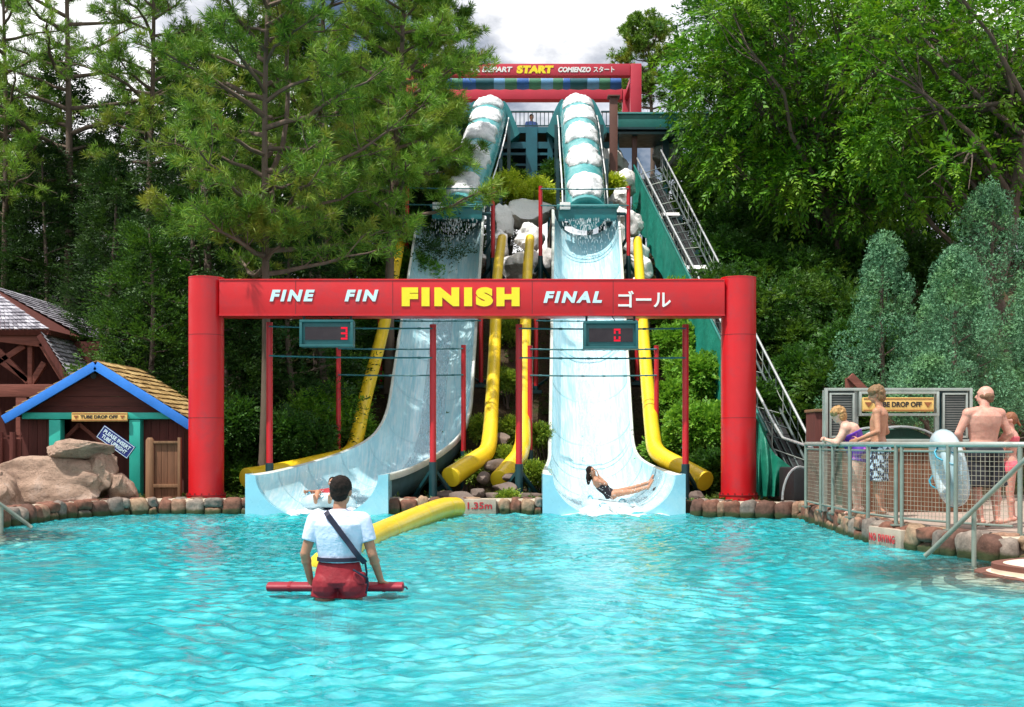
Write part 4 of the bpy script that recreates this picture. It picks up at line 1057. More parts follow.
def dropsign(xa, xb, ya, yb, d, lab, par=None):
    b = MB(); X0, X1, Z0, Z1 = pxx(xa, d), pxx(xb, d), pz(yb, d), pz(ya, d); tt = thing('drop_off_sign', lab, 'sign', ((X0+X1)/2, d, Z0))
    b.bb(X0, X1, d-.02, d+.03, Z0, Z1); b.build('board', GOLD, tt, bevel=.008)
    b = MB(); k = .014
    for q in ((X0+.01, X1-.01, Z1-k-.012, Z1-.012), (X0+.01, X1-.01, Z0+.012, Z0+k+.012)): b.bb(q[0], q[1], d-.026, d-.0205, q[2], q[3])
    b.build('border', TRI, tt)
    h = Z1-Z0; w = X1-X0; text('TUBE DROP OFF', X0+w*.16, X1-w*.17, Z0+h*.32, Z1-h*.30, d-.0205, INK, tt, off=.035, depth=.006)
    for xc in (X0+w*.08, X1-w*.085):
        b = MB(); s_ = h*.27; zc = (Z0+Z1)/2; b.add([(xc-s_, d-.03, zc+s_*.6), (xc+s_, d-.03, zc+s_*.6), (xc, d-.03, zc-s_*.8), (xc-s_, d-.021, zc+s_*.6), (xc+s_, d-.021, zc+s_*.6), (xc, d-.021, zc-s_*.8)], [(0,1,2),(5,4,3),(0,3,4,1),(1,4,5,2),(2,5,3,0)]); b.build('arrow', TRI, tt)
dropsign(72, 127.5, 412.6, 421.3, d+.06, 'ochre tube drop off sign on the green lintel of the hut')
# tilted blue sign
d = 21.75; c0 = P(116, 442, d); tt = thing('tube_sign', 'tilted dark blue sign with pale lettering in the hut opening', 'sign', c0-V((0, 0, .4)))
b = MB(); A = R(-35.5); Rm = Matrix.Rotation(-A, 3, 'Y'); b.box(c0, (.72, .03, .27), Rm); b.build('board', NAVY, tt)
b = MB()
for q in (-1, 1): b.box(c0+Rm @ V((0, -.019, q*.125)), (.70, .006, .009), Rm)
for q in (-1, 1): b.box(c0+Rm @ V((q*.345, -.019, 0)), (.009, .006, .24), Rm)
b.build('border', BTXT, tt)
for tx_, z0_, z1_, w in (('PLEASE INSERT', .012, .088, .30), ('TUBE UPRIGHT', -.088, -.012, .28)):
    text(tx_, c0.x-w, c0.x+w, c0.z+z0_, c0.z+z1_, d-.0165, BTXT, tt, off=.03, depth=.005, rot=A, piv=(c0.x, c0.z))
# wooden gate
d = 21.5; t = thing('wooden_gate', 'weathered wooden gate panel between the hut and the left red column', 'gate', P(162, 500, d))
zb = .22; b = MB(); x = pxx(150, d); b.tube([V((x, d, zb)), V((x, d, pz(440, d))), V((x, d, pz(437.5, d)))], [.085, .08, .04], 12); b.build('post', WOODG, t, sm=50)
b = MB(); x = pxx(179.5, d); b.bb(x-.025, x+.03, d-.05, d+.05, zb, pz(437.5, d)); b.build('post', WOODG, t, bevel=.01)
b = MB(); b.bb(pxx(154, d), pxx(178.5, d), d-.045, d+.0, pz(443.5, d), pz(441, d)); b.bb(pxx(154, d), pxx(178.5, d), d-.045, d, pz(487.5, d), pz(484, d)); b.build('rail', WOODG, t, bevel=.006)
b = MB(); x = pxx(155, d)
while x < pxx(175, d): b.bb(x, x+.115, d+.003, d+.03, zb+.02, pz(443.5, d)); x += .12
b.build('plank_panel', WOODB, t, bevel=.004)
# low dark fence left of the hut
t = thing('low_timber_fence', 'low dark timber fence at the far left behind the boulders', 'fence', P(8, 500, 21.5))
for px in (-14, 0, 13): 
    b = MB(); d = 21.6; b.cyl((pxx(px, d), d, .2), (pxx(px, d), d, pz(432, d)), .06, 10); b.build('post', WOODD, t)
b = MB(); b.bb(pxx(-22, d), pxx(20, d), d+.05, d+.1, pz(437, d), pz(435, d)); b.bb(pxx(-22, d), pxx(20, d), d+.05, d+.1, .3, pz(439, d)); b.build('rail', WOODD, t)

# ================================================================== BIG TIMBER BUILDING (left edge)
d = 25.5; t = thing('timber_building', 'large dark red timber building with exposed roof truss at the left edge', 'building', (pxx(0, d), d+2, .2))
pk = P(-14, 322, d); kn = P(44, 337, d); ev = P(78, 392, d); knl = P(-72, 337, d); evl = P(-106, 392, d)
def fasc(a, c_, w=.12, h=.26, nm='fascia', mat=WOODT, par=None, y=0):
    b = MB(); b.bar(a+V((0, y, 0)), c_+V((0, y, 0)), w, h); return b.build(nm, mat, par or t, bevel=.01)
for a, c_ in ((kn, ev), (P(-14, 330, d), kn), (knl, evl), (P(-14, 330, d), knl)): fasc(a+V((0, 0, -.1)), c_+V((0, 0, -.1)))
for a, c_ in ((P(-14, 352, d), P(26, 376+4, d)), (P(22, 345, d), P(-4, 362, d)), (P(28, 344, d), P(28, 384, d)), (P(28, 384, d), P(42, 362, d)), (P(-4, 350, d), P(26, 382, d)), (P(-14, 345, d), P(-14, 384, d)), (P(-54, 384, d), P(-20, 350, d))):
    fasc(a, c_, .10, .13, 'truss_member', y=.15)
b = MB(); b.bb(pxx(-100, d), pxx(78, d), d+.05, d+.3, pz(397, d), pz(384, d)); b.build('tie_beam', WOODT, t, bevel=.02)
b = MB(); b.bb(pxx(-110, d), pxx(84, d), d+1.4, d+1.5, .2, pz(336, d)); b.bb(pxx(76, d), pxx(78.5, d), d+.1, d+5, .2, pz(392, d)); b.build('wall', WOODD, t)
for px in (-60, 20, 72):
    b = MB(); b.bb(pxx(px, d)-.12, pxx(px, d)+.12, d+.06, d+.29, .2, pz(397, d)); b.build('post', WOODT, t)
dp = V((0, 6, 0)); b = MB()
def slab(q, th=.12):
    nn = (q[1]-q[0]).cross(q[2]-q[0]).normalized(); nn = nn if nn.z > 0 else -nn
    b.add(q+[x-nn*th for x in q], [(0,1,2,3),(7,6,5,4),(0,4,5,1),(1,5,6,2),(2,6,7,3),(3,7,4,0)])
ridge = P(-14, 286, d+1.8); fl, frr = P(-74, 331, d-.2), P(50, 330, d-.2)
slab([kn+V((.02, -.2, .06)), ev+V((.06, -.2, 0)), ev+V((.06, 5, 0)), kn+V((.02, 5, .06))]); slab([knl+V((0, -.2, .06)), evl+V((0, -.2, 0)), evl+V((0, 5, 0)), knl+V((0, 5, .06))])
slab([frr, fl, ridge+V((-.1, 0, 0)), ridge+V((.1, 0, 0))]); slab([frr, ridge+V((.1, 0, 0)), ridge+V((.1, 4, 0)), frr+V((0, 5, 0))])
rf = b.build('roof', WOODD, t)
b = MB(); shingles(b, kn+V((.02, -.2, .08)), kn+V((.02, 5, .08)), (ev-kn)+V((.04, 0, 0)), 12, .22, .03, 5)
# hipped front slope, tapering rows
r = random.Random(8); nrow = 13
nn = (fl-frr).cross(ridge-frr).normalized(); nn = nn if nn.z > 0 else -nn
for i in range(nrow):
    v0 = i/nrow; v1 = min(1, (i+1.3)/nrow); a0 = ridge.lerp(fl, v0); c0_ = ridge.lerp(frr, v0); a1 = ridge.lerp(fl, v1); c1_ = ridge.lerp(frr, v1); k = max(3, int(4+24*v1))
    for j in range(k):
        u0, u1 = j/k+.003, (j+1)/k-.003; h1 = .035+r.uniform(0, .015); q = [a0.lerp(c0_, u0)+nn*.01, a0.lerp(c0_, u1)+nn*.01, a1.lerp(c1_, u1)+nn*h1, a1.lerp(c1_, u0)+nn*h1]
        b.add(q+[x-nn*.02 for x in q], [(0,1,2,3),(7,6,5,4),(0,4,5,1),(1,5,6,2),(2,6,7,3),(3,7,4,0)])
shingles(b, ridge+V((.1, 0, .02)), ridge+V((.1, 4, .02)), (frr-ridge)+V((0, 1.8, 0)), 13, .22, .03, 6)
b.build('shingles', SHG, rf)
# second grey roof behind, between the trees
d = 33; t = thing('grey_roofed_building', 'far building whose pale grey shingle roof shows between the dark trees at the left', 'building', (pxx(40, d), d+2, .3))
b = MB(); b.bb(pxx(-60, d), pxx(120, d), d+1, d+5, .3, pz(372, d)); b.build('wall', WOODD, t)
b = MB(); a = P(-80, 270, d+2.6); c_ = P(118, 296, d+2.6); c_.z = a.z; dn = V((0, -2.9, pz(375, d)-a.z)); slab([a, c_, c_+dn, a+dn]); slab([a, c_, c_+V((0, 2.9, dn.z)), a+V((0, 2.9, dn.z))]); rf = b.build('roof', WOODD, t)
b = MB(); shingles(b, a+V((0, 0, .02)), c_+V((0, 0, .02)), dn, 20, .26, .04, 9); b.build('shingles', SHG, rf)
# ================================================================== RIGHT DECK: RAILING
t = thing('mesh_railing', 'galvanised deck railing with square wire mesh panels above the curved stone wall', 'railing', (4.95, 16, .26))
fp = [(806,18.4),(821,17.4),(833,16.7),(850,15.75),(868,15.05),(899,14.25),(952,13.45),(1020,12.75),(1062,12.5),(1110,12.5)]
FP = [V((pxx(px, d), d, .26)) for px, d in fp]
ZT = 1.27
m, nt, n, L = newmat('rust_tinted_wire')
p = princ(nt, ramp(nt, noise_(nt, 5, 5), [(.3, (.30, .24, .17)), (.7, (.50, .47, .38))]), .5, .4); out(nt, p.outputs[0]); WIRE = m
for i, p in enumerate(FP):
    b = MB()
    if i in (5, 6):
        dr = (FP[i+1]-p).normalized(); 
        for q in (-.05, .05): b.cyl(p+dr*q+V((0, 0, -.02)), p+dr*q+V((0, 0, ZT-.26)), .026, 10)
        b.bb(p.x-.09, p.x+.09, p.y-.05, p.y+.05, .262, .28)
    else:
        b.cyl(p+V((0, 0, -.02)), p+V((0, 0, ZT-.26)), .028, 10); b.bb(p.x-.06, p.x+.06, p.y-.05, p.y+.05, .262, .28)
    b.build('post', GALVG, t, sm=50)
b = MB(); b.tube([V((p.x, p.y, ZT)) for p in FP], .034, 10); b.build('top_rail', GALV, t, sm=50)
for a, c_ in zip(FP, FP[1:]):
    dr = (c_-a).normalized(); Ls = (c_-a).length; a_ = a+dr*.085; L_ = Ls-.17; b = MB(); z0, z1 = .36, 1.19
    for z in (z0, z1): b = MB(); b.tube([a_+V((0, 0, z-.26)), a_+dr*L_+V((0, 0, z-.26))], .016, 6); fr_ = b.build('panel_rail', GALVG, t, sm=60)
    b = MB()
    k = int(L_/.055); mz = int((z1-z0)/.055)
    for j in range(1, k): q = a_+dr*(L_*j/k); b.bar(q+V((0, 0, z0-.26)), q+V((0, 0, z1-.26)), .0045, .0045)
    for j in range(1, mz): zz = z0+(z1-z0)*j/mz-.26; b.bar(a_+V((0, 0, zz)), a_+dr*L_+V((0, 0, zz)), .0045, .0045)
    b.build('wire_mesh', WIRE, fr_)
# stair handrail
t = thing('step_handrail', 'sloping tubular handrail going down into the water at the right', 'handrail', (5.5, 11.7, -.1))
b = MB(); b.tube([P(925, 556, 12.6), P(932, 550, 12.55), P(1032, 453, 11.2), P(1060, 447, 11.0), P(1120, 447, 10.9)], .026, 10); b.build('rail', GALVG, t, sm=60)
b = MB(); q = P(974, 508, 12.05); b.cyl((q.x, q.y, -.3), q, .026, 10); b.build('post', GALVG, t, sm=60)
t = thing('step_handrail', 'sloping tubular handrail at the left edge of the pool', 'handrail', P(0, 500, 17.0))
b = MB(); b.tube([P(32, 528, 16.8), P(26, 523, 16.8), P(-22, 488, 16.0), P(-60, 484, 15.8)], .028, 10); b.build('rail', GALVG, t, sm=60)
b = MB(); q = P(1.5, 505, 16.4); b.cyl((q.x, q.y, -.3), q, .026, 10); b.build('post', GALVG, t, sm=60)

# ================================================================== SIGN PANEL + BARRIER
d = 17.2; t = thing('sign_frame', 'grey steel frame with louvred side panels holding the ochre sign on the right deck', 'sign frame', P(897, 505, d))
def fr(x0, x1, y0, y1, w=.045, nm='frame', dd=0, mat=GALV):
    b = MB(); X0, X1, Z0, Z1 = pxx(x0, d), pxx(x1, d), pz(y1, d), pz(y0, d); y = d+dd
    b.bb(X0, X0+w, y-.03, y+.03, Z0, Z1); b.bb(X1-w, X1, y-.03, y+.03, Z0, Z1); b.bb(X0+w, X1-w, y-.028, y+.028, Z1-w, Z1); b.bb(X0+w, X1-w, y-.028, y+.028, Z0, Z0+w)
    return b.build(nm, mat, t, bevel=.005)
fr(824.5, 972, 388, 442); fr(829, 854, 393, 438, .03, 'side_frame', -.01); fr(942, 967, 393, 438, .03, 'side_frame', -.01); fr(858.5, 938.5, 391.5, 416, .04, 'sign_surround', -.01)
LOUV = M('louvre_grey', (.16, .17, .16), .5, .2, 4, .05, metal=.3)
for x0, x1 in ((831, 852), (944, 965)):
    b = MB(); X0, X1 = pxx(x0, d), pxx(x1, d); z = pz(436, d)
    while z < pz(395, d): b.bb(X0, X1, d-.012, d+.012, z, z+.022); z += .036
    b.build('louvre', LOUV, t)
for x0, x1 in ((829, 855), (940, 968)):
    b = MB(); b.bb(pxx(x0, d), pxx(x1, d), d+.036, d+.046, pz(440, d), pz(391, d)); b.build('backing', TEALD, t)
for px in (826, 857, 938, 970.5):
    b = MB(); b.bb(pxx(px, d)-.03, pxx(px, d)+.03, d+.034, d+.09, .26, pz(390, d)); b.build('post', GALV, t)
dropsign(862.5, 933.5, 397.5, 411.5, d-.06, 'ochre tube drop off sign in the grey frame on the right deck')
t = thing('plank_barrier', 'brown plank barrier under the sign frame on the right deck', 'barrier', P(897, 510, 17.0))
b = MB(); x = pxx(842, 17.1)
while x < pxx(968, 17.1): b.bb(x, x+.125, 17.05, 17.09, .27, pz(452, 17.1)); x += .131
b.build('planks', WOODB, t, bevel=.003)
b = MB(); b.bb(pxx(841, 17), pxx(969, 17), 17.0, 17.12, pz(452, 17), pz(448.5, 17)); b.bb(pxx(841, 17), pxx(969, 17), 17.091, 17.14, .5, .58); b.build('rail', WOODG, t, bevel=.005)
# green canvas bin with hoops
t = thing('canvas_cover', 'dark green canvas cover over steel hoops behind the right deck sign', 'cover', P(895, 470, 18.2))
CANV = M('dark_green_canvas', (.008, .07, .045), .6, .3, 2, .3, 8)
b = MB(); rings = []; d = 18.0
for k in range(7):
    y = d+k*.2; ring = []
    for i in range(15):
        a = pi*i/14; ring.append(V((pxx(899, d)-cos(a)*.66, y, .95+.55*sin(a)**.6*(1+.04*sin(k*2+i)))))
    rings.append(ring+[V((pxx(899, d)+.66, y, .26)), V((pxx(899, d)-.66, y, .26))])
b.loft(rings); b.build('canvas', CANV, t, sm=40)
for k in (0, 1.2):
    b = MB(); b.tube([V((pxx(899, d)-cos(pi*i/16)*.7, d-.03+k, .95+.59*sin(pi*i/16)**.6)) for i in range(17)], .02, 6); b.build('hoop', STEEL, t, sm=60)
# timber post cluster behind sign
t = thing('timber_post', 'dark brown timber post with a slanted brace behind the sign frame', 'post', P(855, 450, 19.5))
b = MB(); x = pxx(849.5, 19.5); b.bb(x-.06, x+.06, 19.44, 19.56, .26, pz(378, 19.5)); b.build('upright', WOODT, t); b = MB(); b.bar(P(850, 376, 19.4), P(866, 392, 19.4), .09, .12); b.build('brace', WOODT, t)
t = thing('utility_cabinet', 'dark weathered cabinet beside the conveyor foot and left of the sign frame', 'cabinet', P(822, 500, 18.9))
b = MB(); b.bb(pxx(815, 19), pxx(833, 19), 19, 19.6, .26, pz(412, 19)); b.build('body', WOODD, t, bevel=.02); b = MB(); b.bb(pxx(814, 19), pxx(834, 19), 18.96, 19.64, pz(412, 19), pz(409, 19)); b.build('lid', WOODG, t, bevel=.01)

# ================================================================== PEOPLE
def bake(o, mods):
    for ty, kw in mods:
        m_ = o.modifiers.new(ty, ty)
        for k, v in kw.items(): setattr(m_, k, v)
    dg = bpy.context.evaluated_depsgraph_get(); dg.update()
    me = bpy.data.meshes.new_from_object(o.evaluated_get(dg)); old = o.data; o.modifiers.clear(); o.data = me; bpy.data.meshes.remove(old)
    me.polygons.foreach_set('use_smooth', [True]*len(me.polygons)); return o
def skinned(b, name, mat, parent, vox, sm=4, seed=None, rough=0):
    o = b.build(name, mat, parent)
    bake(o, [('REMESH', dict(mode='VOXEL', voxel_size=vox)), ('SMOOTH', dict(factor=.5, iterations=sm))])
    if not o.data.materials: o.data.materials.append(mat)
    if rough:
        for v in o.data.vertices:
            v.co += v.normal*rough*(mnoise.noise(v.co*34)+.5*mnoise.noise(v.co*80))
    return o
def skinmat(name, col):
    m, nt, n, L = newmat(name)
    c = ramp(nt, noise_(nt, 9, 6, .65), [(.3, (col[0]*.9, col[1]*.74, col[2]*.72)), (.5, col), (.7, sc(col, 1.14))])
    p = princ(nt, c, .5, nrm=bump(nt, noise_(nt, 60, 3), .15, .01, bump(nt, noise_(nt, 8, 3), .5, .03)), spec=.45, extra={'Subsurface Weight': .12, 'Subsurface Scale': .02}); out(nt, p.outputs[0]); return m
SK_T = skinmat('skin_tanned', (.40, .19, .115)); SK_P = skinmat('skin_pale', (.66, .40, .31)); SK_R = skinmat('skin_sunburnt', (.60, .30, .23)); SK_B = skinmat('skin_bronze', (.46, .23, .14))
HAIRD = M('hair_dark', (.014, .008, .006), .7, .4, 30, .8, 90, spec=.2); HAIRB = M('hair_blond', (.42, .24, .09), .5, .3, 30, .5, 90); HAIRA = M('hair_auburn', (.26, .09, .035), .5, .3, 30, .5, 90); HAIRG = M('hair_brown', (.22, .12, .05), .5, .3, 30, .5, 90)
SHIRT = M('shirt_pale_blue', (.62, .69, .88), .8, .08, 6, .9, 9); SHORTS = M('shorts_crimson', (.25, .004, .014), .7, .2, 6, .6, 10); STRAP = M('strap_navy', (.008, .008, .03), .6, .1)
class Fig:
    """a posed figure: joints are points in the frame of the figure (x right, y forward, z up)"""
    def __init__(s, name, lab, loc, yaw, J, skin, vox=.012, scale=1.0, build=1.0, hands='relaxed', grp=None):
        s.Rm = Matrix.Rotation(yaw, 3, 'Z'); s.loc = V(loc); s.sc = scale; s.t = None; s.vox = vox
        s.J = {k: V(v) for k, v in J.items()}; s.k = build
        s.lab, s.skin, s.grp = lab, skin, grp
        s.t = None
        b = MB(); s.body(b); b = s.xf(b)
        o = skinned(b, 'person', skin, None, vox, 3); s.t = o; tag(o, lab, 'person', grp)
    def W(s, p): return s.loc+s.Rm @ (V(p)*s.sc)
    def xf(s, b): b.v = [tuple(s.W(p)) for p in b.v]; return b
    def frame(s):
        J = s.J; sd = (J['shR']-J['shL']).normalized(); up = (J['neck']-J['pelvis']).normalized(); fw = up.cross(sd).normalized(); return sd, fw, up
    def torso(s, b, infl=0.0, z0=-.12, z1=1.0, flat=True):
        J = s.J; sd, fw, up = s.frame(); hsd = (J['hipR']-J['hipL']).normalized(); k = s.k
        Lt = (J['neck']-J['pelvis']).length; prof = [(-.13, .150, .100, 0), (-.04, .172, .122, -.012), (.10, .165, .112, 0), (.28, .142, .100, .008), (.48, .156, .112, .006), (.68, .176, .122, 0), (.84, .178, .112, -.01), (.93, .135, .085, -.012), (1.0, .07, .062, -.006)]
        rings = []
        mid = J.get('waist')
        for u, rx, ry, oy in prof:
            if u < z0 or u > z1: continue
            if mid is not None and u > 0:
                c = J['pelvis'].lerp(mid, u/.4) if u < .4 else mid.lerp(J['neck'], (u-.4)/.6)
            else: c = J['pelvis']+(J['neck']-J['pelvis'])*u
            S = hsd.lerp(sd, max(0, min(1, u))).normalized(); Fw = up.cross(S).normalized()
            if Fw.dot(fw) < 0: Fw = -Fw
            c = c+Fw*oy*1.0
            rings.append([c+S*cos(2*pi*i/20)*(rx*k+infl)+Fw*sin(2*pi*i/20)*(ry*k+infl) for i in range(20)])
        b.loft(rings)
    def body(s, b):
        J = s.J; k = s.k; sd, fw, up = s.frame(); s.torso(b)
        for q, sg in (('L', -1), ('R', 1)):
            sh, elb, wr = J['sh'+q], J['el'+q], J['wr'+q]
            b.caps_(J['neck'].lerp(sh, .35)-up*.02, sh, .062*k, .058*k, 12); b.ell(sh, (.062*k,)*3); b.caps_(sh, elb, .052*k, .038*k); b.caps_(elb, wr, .040*k, .026)
            mid = elb.lerp(wr, .25); b.ell(mid, (.042*k,)*3)
            hip, kn, an = J['hip'+q], J['kn'+q], J['an'+q]
            b.caps_(hip, kn, .086*k, .055*k, 14); b.caps_(kn, an, .054*k, .036); b.ell(kn.lerp(an, .3)-fw*.01, (.056*k,)*3); b.ell(hip-fw*.035+V((0,0,0)), (.095*k, .10*k, .10*k))
            toe = J['toe'+q]; b.caps_(an-(toe-an)*.25-V((0, 0, 0)), toe, .038, .026, 10)
            s.hand(b, elb, wr, q, sg)
        h = J['head']; n_ = J['neck']; b.caps_(n_-up*.03, n_.lerp(h, .62), .056*k, .05, 12)
        face = J['face'].normalized(); hu = (h-n_).normalized(); hu = (V((0, 0, 1))*.6+hu*.4 if 'hup' not in J else J['hup']).normalized(); face = (face-hu*face.dot(hu)).normalized(); hs = face.cross(hu).normalized()
        s.hf = (hs, face, hu); Rm = Matrix((hs, face, hu)).transposed()
        b.ell(h+hu*.02-face*.008, (.077, .096, .098), Rm, 16, 10); b.ell(h-hu*.045+face*.022, (.056, .066, .066), Rm, 14, 8); b.ell(h-hu*.088+face*.055, (.026, .024, .02), Rm)
        b.caps_(h+face*.083+hu*.015, h+face*.105-hu*.022, .010, .015, 8)     # nose
        b.ell(h+face*.083-hu*.056, (.024, .014, .010), Rm)                  # lips
        b.ell(h+face*.080+hu*.036, (.045, .014, .011), Rm)                  # brow
        for sg in (-1, 1): b.ell(h+hs*sg*.078-face*.005-hu*.008, (.010, .019, .030), Rm)
    def hand(s, b, elb, wr, q, sg):
        J = s.J; dr = J.get('hd'+q, (wr-elb)).normalized(); pn = J.get('pn'+q, V((-sg, 0, 0)))   # palm normal
        pn = (pn-dr*pn.dot(dr)).normalized(); sd = dr.cross(pn).normalized()
        th = J.get('th'+q, V((0, 1, 0))); 
        if sd.dot(th) < 0: sd = -sd
        p0 = wr; p1 = wr+dr*.085
        for w in (-.024, -.008, .008, .024): b.caps_(p0+sd*w*.6, p1+sd*w, .014, .0125, 8)
        curl = J.get('curl', V((.5, 0, 0))).x
        for w, L_ in ((-.030, .055), (-.010, .07), (.010, .075), (.030, .068)):
            a = p1+sd*w; d1 = (dr+pn*curl*.6).normalized(); c_ = a+d1*L_*.5; d2 = (dr+pn*curl*1.7).normalized(); e = c_+d2*L_*.5
            b.caps_(a, c_, .0095, .009, 8); b.caps_(c_, e, .009, .0075, 8)
        a = wr+dr*.02+sd*.022; c_ = a+(dr*.6+sd*.8+pn*.3).normalized()*.045; b.caps_(a, c_, .013, .011, 8); b.caps_(c_, c_+(dr*.9+sd*.35+pn*.3).normalized()*.035, .011, .009, 8)
    def hair(s, mat, kind='short', vox=.010, rough=.006):
        J = s.J; h = J['head']; hs, f, u = s.hf; Rm = Matrix((hs, f, u)).transposed(); b = MB()
        b.ell(h+u*.038-f*.020, (.086, .098, .094), Rm, 16, 10); b.ell(h+u*.0-f*.045, (.078, .062, .085), Rm)
        if kind == 'balding':
            b = MB(); b.ell(h-u*.012-f*.020, (.090, .094, .058), Rm, 16, 10); b.ell(h-u*.05-f*.05, (.07, .055, .04), Rm)
        if kind == 'fluffy':
            b.ell(h+u*.05+f*.0, (.10, .115, .085), Rm); b.ell(h-u*.02-f*.05, (.085, .07, .09), Rm)
            r = random.Random(5)
            for i in range(22):
                a = r.uniform(0, 6.28); e = r.uniform(-.2, 1.3); dv = (hs*cos(a)*cos(e)+f*sin(a)*cos(e)*.9+u*sin(e))
                if dv.dot(f) > .75 and dv.dot(u) < .5: continue
                b.ell(h+u*.03-f*.012+dv*.085, (.03, .03, .03))
        if kind in ('long', 'bob'):
            L_ = .24 if kind == 'long' else .14; dn = J.get('hairdir', -u)
            b.caps_(h-f*.05, h-f*.07+dn*L_*.5, .075, .065); b.caps_(h-f*.07+dn*L_*.5, h-f*.06+dn*L_, .065, .035)
            for sg in (-1, 1): b.caps_(h+hs*sg*.065-f*.01, h+hs*sg*.06-f*.03+dn*L_*.7, .03, .02)
        if kind == 'bun': b.ell(h+u*.09-f*.07, (.045,)*3)
        if kind == 'pony': b.caps_(h-f*.09+u*.05, h-f*.15-u*.10, .03, .016)
        s.xf(b); return skinned(b, 'hair', mat, s.t, vox, 1, rough=rough)
    def face(s):
        h = s.J['head']; hs, f, u = s.hf; Rm = s.Rm @ Matrix((hs, f, u)).transposed()
        for sg in (-1, 1):
            b = MB(); b.ell(s.W(h+f*.086+hs*sg*.030+u*.014), (.013*s.sc, .006*s.sc, .006*s.sc), Rm, 8, 5); b.build('eye', HAIRD, s.t, sm=180)
        b = MB(); b.ell(s.W(h+f*.095-hs*0-u*.056), (.022*s.sc, .005*s.sc, .005*s.sc), Rm, 8, 5); b.build('mouth', LIPS, s.t, sm=180)
    def shirt(s, mat, sleeve=.62, z0=-.02, vox=.010, infl=.016):
        b = MB(); J = s.J; s.torso(b, infl, z0, .97)
        for q in 'LR':
            sh, e = J['sh'+q], J['el'+q]; en = sh.lerp(e, sleeve); b.ell(sh, (.070*s.k,)*3); b.tube([sh, sh.lerp(en, .4), en], [.069*s.k, .068*s.k, .062*s.k], 14); b.caps_(J['neck'].lerp(sh, .1)-s.frame()[2]*.035, sh-s.frame()[2]*.002, .072*s.k, .070*s.k)
        sd, fw, up = s.frame(); n_ = J['neck']; b.ell(n_-up*.045-fw*.008, (.13*s.k, .100*s.k, .07)); b.tube([n_-up*.05, n_+up*.03], [.085, .066], 14)
        s.xf(b); o = skinned(b, 'shirt', mat, s.t, vox, 3)
        for v in o.data.vertices: v.co += v.normal*.006*mnoise.noise(V((v.co.x*9, v.co.y*9, v.co.z*5)))
        return o
    def shorts(s, mat, top=.16, leg=.5, flare=.02, vox=.010, name='shorts'):
        b = MB(); J = s.J; s.torso(b, .02, -.14, top)
        for q in 'LR':
            hp, kn = J['hip'+q], J['kn'+q]; e = hp.lerp(kn, leg); b.ell(hp-s.frame()[1]*.035, (.11*s.k, .115*s.k, .11*s.k)); b.tube([hp+V((0, 0, .03)), hp.lerp(kn, leg*.4), e], [.095*s.k, .098*s.k+flare*.5, .085*s.k+flare*1.4], 16)
        s.xf(b); o = skinned(b, name, mat, s.t, vox, 2)
        for v in o.data.vertices: v.co += v.normal*.007*mnoise.noise(V((v.co.x*11, v.co.y*11, v.co.z*5)))
        return o
LIPS = M('lips', (.35, .10, .08), .5)
def stand(**k):
    J = dict(pelvis=(0,0,.95), waist=(0,.01,1.13), neck=(0,-.01,1.46), head=(0,.02,1.625), face=(0,1,0), shL=(-.175,0,1.40), shR=(.175,0,1.40), elL=(-.235,-.03,1.12), elR=(.235,-.03,1.12), wrL=(-.25,.04,.87), wrR=(.25,.04,.87),
             hipL=(-.09,0,.90), hipR=(.09,0,.90), knL=(-.10,.015,.49), knR=(.10,.015,.49), anL=(-.105,-.02,.08), anR=(.105,-.02,.08), toeL=(-.12,.15,.03), toeR=(.12,.15,.03))
    J.update(k); return J

# --- lifeguard, back to the camera, thighs in the water
d = 9.5; gx = pxx(339, d)
fg = Fig('person', 'lifeguard in pale blue polo and crimson shorts standing thigh-deep in the pool, back turned', (gx, d, -.83), 0,
    stand(shL=(-.185,0,1.395), shR=(.185,0,1.395), elL=(-.262,-.02,1.14), elR=(.262,-.01,1.13), wrL=(-.235,.09,.91), wrR=(.315,.10,.915), hdR=(.75,.35,-.35), pnR=(0,0,-1), thR=(-1,.6,0), hdL=(.1,.3,-1), thL=(0,1,0),
          hipL=(-.10,0,.90), hipR=(.10,0,.90), knL=(-.13,.0,.49), knR=(.13,.0,.49), anL=(-.16,-.02,.08), anR=(.16,-.02,.08), toeL=(-.18,.15,.03), toeR=(.18,.15,.03), head=(.015,.03,1.62), face=(.25,1,-.12), curl=(.25,0,0)), SK_T, .0085, 1.06)
fg.hair(HAIRD, 'short', .008, .005); fg.shirt(SHIRT, .60, .26, .008, .020); fg.shorts(SHORTS, .34, .24, .020, .008)
b = MB()
def ringat(z, rx, ry, h, b, cx=0): 
    b.loft([[fg.W((cx+cos(2*pi*i/24)*rx_, sin(2*pi*i/24)*ry_, zz)) for i in range(24)] for rx_, ry_, zz in ((rx-.01, ry-.01, z), (rx, ry, z), (rx, ry, z+h), (rx-.01, ry-.01, z+h))])
ringat(1.085, .172, .130, .03, b); b.build('belt', STRAP, fg.t, sm=60)
b = MB(); sp_ = []
for i in range(15):
    u = i/14; x = -.085+u*.30; z = 1.475-u*.40; y = -.147+.035*abs(u-.45)+(.03 if u < .05 else 0)-.01*(u > .7)
    if u > .85: y += (u-.85)*.35
    sp_.append((fg.W((x, y, z))))
rings = []
for i, q in enumerate(sp_):
    tt = (sp_[min(14, i+1)]-sp_[max(0, i-1)]).normalized(); w = tt.cross(V((0, 1, 0))).normalized()*.023
    rings.append([q-w, q+w, q+w+V((0, -.006, 0)), q-w+V((0, -.006, 0))])
b.loft(rings); b.tube([sp_[-1], sp_[-1]+V((.01, .02, -.08)), sp_[-1]+V((.0, .03, -.17))], .009, 8); b.build('shoulder_strap', STRAP, fg.t, sm=30)
